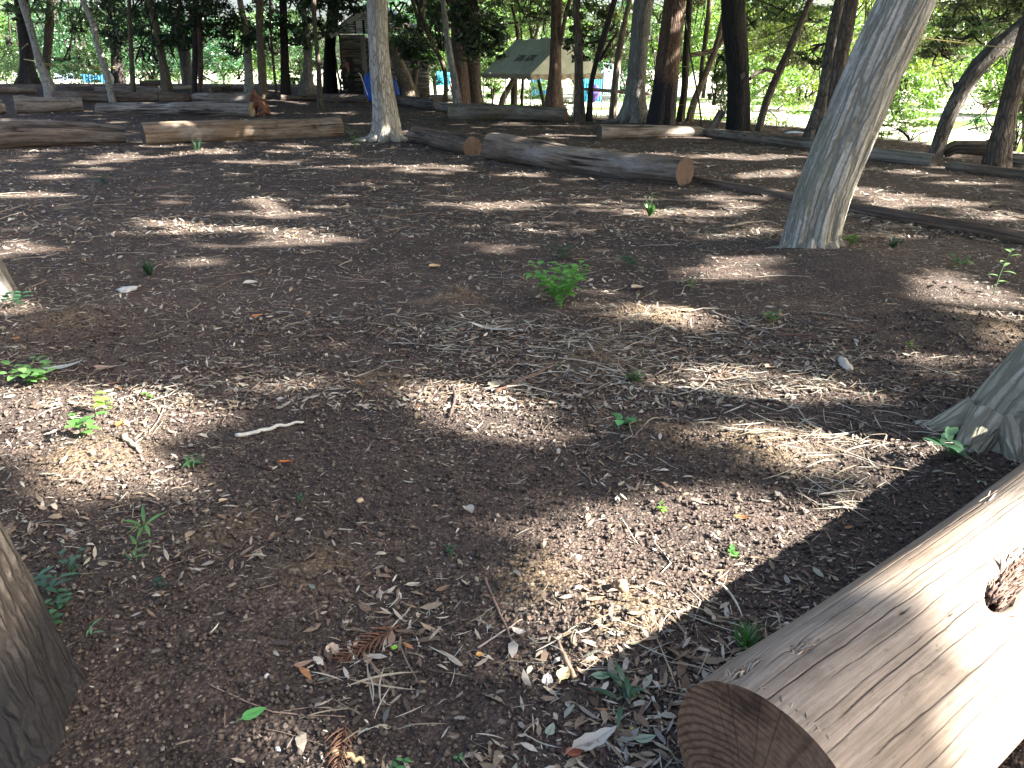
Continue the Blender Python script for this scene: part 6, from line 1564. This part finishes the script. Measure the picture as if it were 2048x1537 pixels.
M_BARKTAN = m_bark('bark_tan', (.085, .07, .05), (.25, .215, .16), 6, .2, (.22, .23, .15), .35)
M_BARKCHAR = m_bark('bark_charred_foot', (.055, .036, .026), (.19, .13, .095), 9, .05, None, char=1.45)
M_BARKPATCH = m_bark('bark_patchy', (.04, .035, .03), (.20, .18, .15), 5, .16, (.46, .44, .38), .32)
M_LOGPALE = m_log('wood_pale_smooth', (.18, .142, .108), (.35, .292, .232), (.245, .18, .125), .55, 5, (.33, .305, .265), 7.0, .012, .4)
M_LOGGREY = m_log('wood_grey', (.10, .083, .067), (.32, .28, .235), None, 1, 9, (.38, .37, .34))
M_LOGDARK = m_log('wood_dark', (.045, .036, .03), (.20, .16, .13), None, 1, 11, (.20, .19, .18))
M_LOGMID = m_log('wood_mid_grey', (.07, .052, .038), (.28, .215, .155), (.20, .135, .08), 1.1, 9, (.30, .28, .25))
M_LOGBROWN = m_log('wood_brown', (.07, .05, .036), (.22, .17, .125), (.13, .09, .06), .8, 8, (.27, .24, .20))
M_LOGMOSS = m_log('wood_mossy', (.06, .05, .04), (.20, .175, .14), (.26, .20, .05), .7, 8, (.26, .25, .21))
M_LOGDEC = m_log('wood_split', (.035, .025, .02), (.20, .145, .10), (.13, .09, .06), 1.3, 16, (.24, .20, .15))
M_LOGTAN = m_log('wood_tan', (.19, .16, .12), (.33, .29, .23), None, .5, 5, (.34, .31, .26))
M_POLE = m_log('wood_pole', (.085, .056, .04), (.24, .165, .115), (.13, .085, .06), .7, 8, (.22, .18, .14))
M_SLAB = m_log('wood_slab', (.34, .26, .18), (.50, .42, .33))
M_LOGRED = m_log('wood_red', (.10, .04, .03), (.20, .09, .06))
M_CUT = m_cut('cut_wood', (.15, .12, .09), (.32, .27, .21), 45)
M_CUTNEAR = m_cut('cut_wood_near', (.085, .048, .029), (.225, .138, .085), 62)
M_CUTDARK = m_cut('cut_wood_dark', (.035, .028, .024), (.10, .08, .065), 45)
M_CUTRED = m_cut('cut_wood_red', (.15, .07, .045), (.34, .20, .14), 40)
M_CUTORANGE = m_cut('cut_wood_orange', (.05, .036, .028), (.11, .078, .058), 40)
M_CUTBLACK = m_cut('cut_wood_black', (.02, .018, .016), (.05, .045, .04), 40)
M_LEAF = m_leaf('leaves', .42, .45, .14); M_LEAFNEAR = m_leaf('leaves_near', .40, .4, .12)
M_LITTER = m_vcol('dry_litter', .85, 160, .3, .3); M_LEAFDRY = m_vcol('single_leaf', .6, 220, .25, .22)
M_SIDESHADE = m_log('siding_shaded', (.08, .065, .05), (.30, .25, .19)); M_SIDELIT = m_log('siding_sunlit', (.16, .145, .12), (.36, .34, .30))  # tree shade and sunlight on the walls put into the two siding colours
M_POSTLIT = m_log('post_sunlit', (.34, .32, .30), (.60, .57, .54)); M_GABLE = m_plain('gable_boards', (.10, .13, .14)); M_ROOF = m_plain('roof_sheet_grey', (.22, .28, .32), .5)  # corner post's pale tone has dappled sunlight put in
M_BARGE = m_plain('barge_board', (.40, .41, .40)); M_GLASSPALE = m_plain('window_pane', (.62, .68, .74), .2); M_DOOR = m_plain('door_dark', (.03, .024, .02)); M_REDBOARD = m_plain('board_red', (.30, .12, .08))
M_TARP = m_plain('tarp_blue', (.025, .13, .62), .38, 20, .25, .25); M_WHITE = m_plain('white_plastic', (.72, .74, .74), .5)
M_CANVAS = m_plain('canvas', (.52, .54, .46), .85, 3, .2, .15); M_CANVASDARK = m_plain('canvas_edge', (.36, .30, .21), .85, 12, .3); M_INK = m_plain('black_ink', (.02, .022, .03), .8); M_POLEMETAL = m_plain('painted_pole', (.30, .33, .32), .45)
M_BLUE = m_plain('sheet_blue', (.03, .20, .50), .5); M_CYAN = m_plain('sheet_cyan', (.05, .38, .60), .5); M_PALEBLUE = m_plain('sheet_pale_blue', (.42, .56, .66), .5); M_BLUEGREY = m_plain('sheet_blue_grey', (.28, .38, .50), .5); M_PURPLE = m_plain('cloth_purple', (.07, .055, .22), .8)
M_ORANGE = m_plain('crate_orange', (.62, .32, .05), .5); M_ROPE = m_plain('rope_yellow', (.55, .46, .22), .9, 60); M_DOG = m_plain('dog_coat', (.19, .09, .055), .85, 14, .55, .4)

build_ground(); build_logs(); build_trees(); offscreen_shade_trees()
NC = build_shade_canopy(); build_crowns(); build_background()
build_shed(); build_tarp(); build_tent(); build_misc(); build_dog()
build_litter(); build_pieces(); build_seedlings()
print('canopy leaves', NC)

# ------------------------------------------------------------------ light, sky, camera
w = bpy.data.worlds.new('World'); scene.world = w; w.use_nodes = True
nt = w.node_tree; nt.nodes.clear()
sk = nt.nodes.new('ShaderNodeTexSky'); sk.sky_type = 'NISHITA'; sk.sun_disc = False; sk.sun_elevation = SEL; sk.sun_rotation = math.pi / 2 - SAZ
sk.air_density = .8; sk.dust_density = 5.0; sk.ozone_density = .4
bg = nt.nodes.new('ShaderNodeBackground'); bg.inputs[1].default_value = SKYS
out = nt.nodes.new('ShaderNodeOutputWorld'); nt.links.new(sk.outputs[0], bg.inputs[0]); nt.links.new(bg.outputs[0], out.inputs[0])
ld = bpy.data.lights.new('sun', 'SUN'); ld.energy = SUNS; ld.angle = rad(.55); ld.color = (1.0, .925, .84)
lo = bpy.data.objects.new('sun', ld); COL.objects.link(lo); lo.rotation_euler = Vector(SUN).to_track_quat('Z', 'Y').to_euler(); lo.location = (20, -5, 25)
cd = bpy.data.cameras.new('camera'); cd.sensor_width = 36; cd.lens = F / 2048 * 36; cd.clip_start = .05; cd.clip_end = 1200
cam = bpy.data.objects.new('camera', cd); COL.objects.link(cam); cam.location = (0, 0, CAMH); cam.rotation_euler = (math.pi / 2 - PITCH, 0, 0)
scene.camera = cam
vs = scene.view_settings; vs.view_transform = 'Standard'; vs.look = 'None'; vs.gamma = 1; vs.use_curve_mapping = False; vs.exposure = EXPO
scene.cycles.max_bounces = 8; scene.cycles.diffuse_bounces = 4; scene.cycles.transmission_bounces = 4; scene.cycles.transparent_max_bounces = 4
scene.cycles.use_denoising = True; scene.cycles.caustics_reflective = False; scene.cycles.caustics_refractive = False
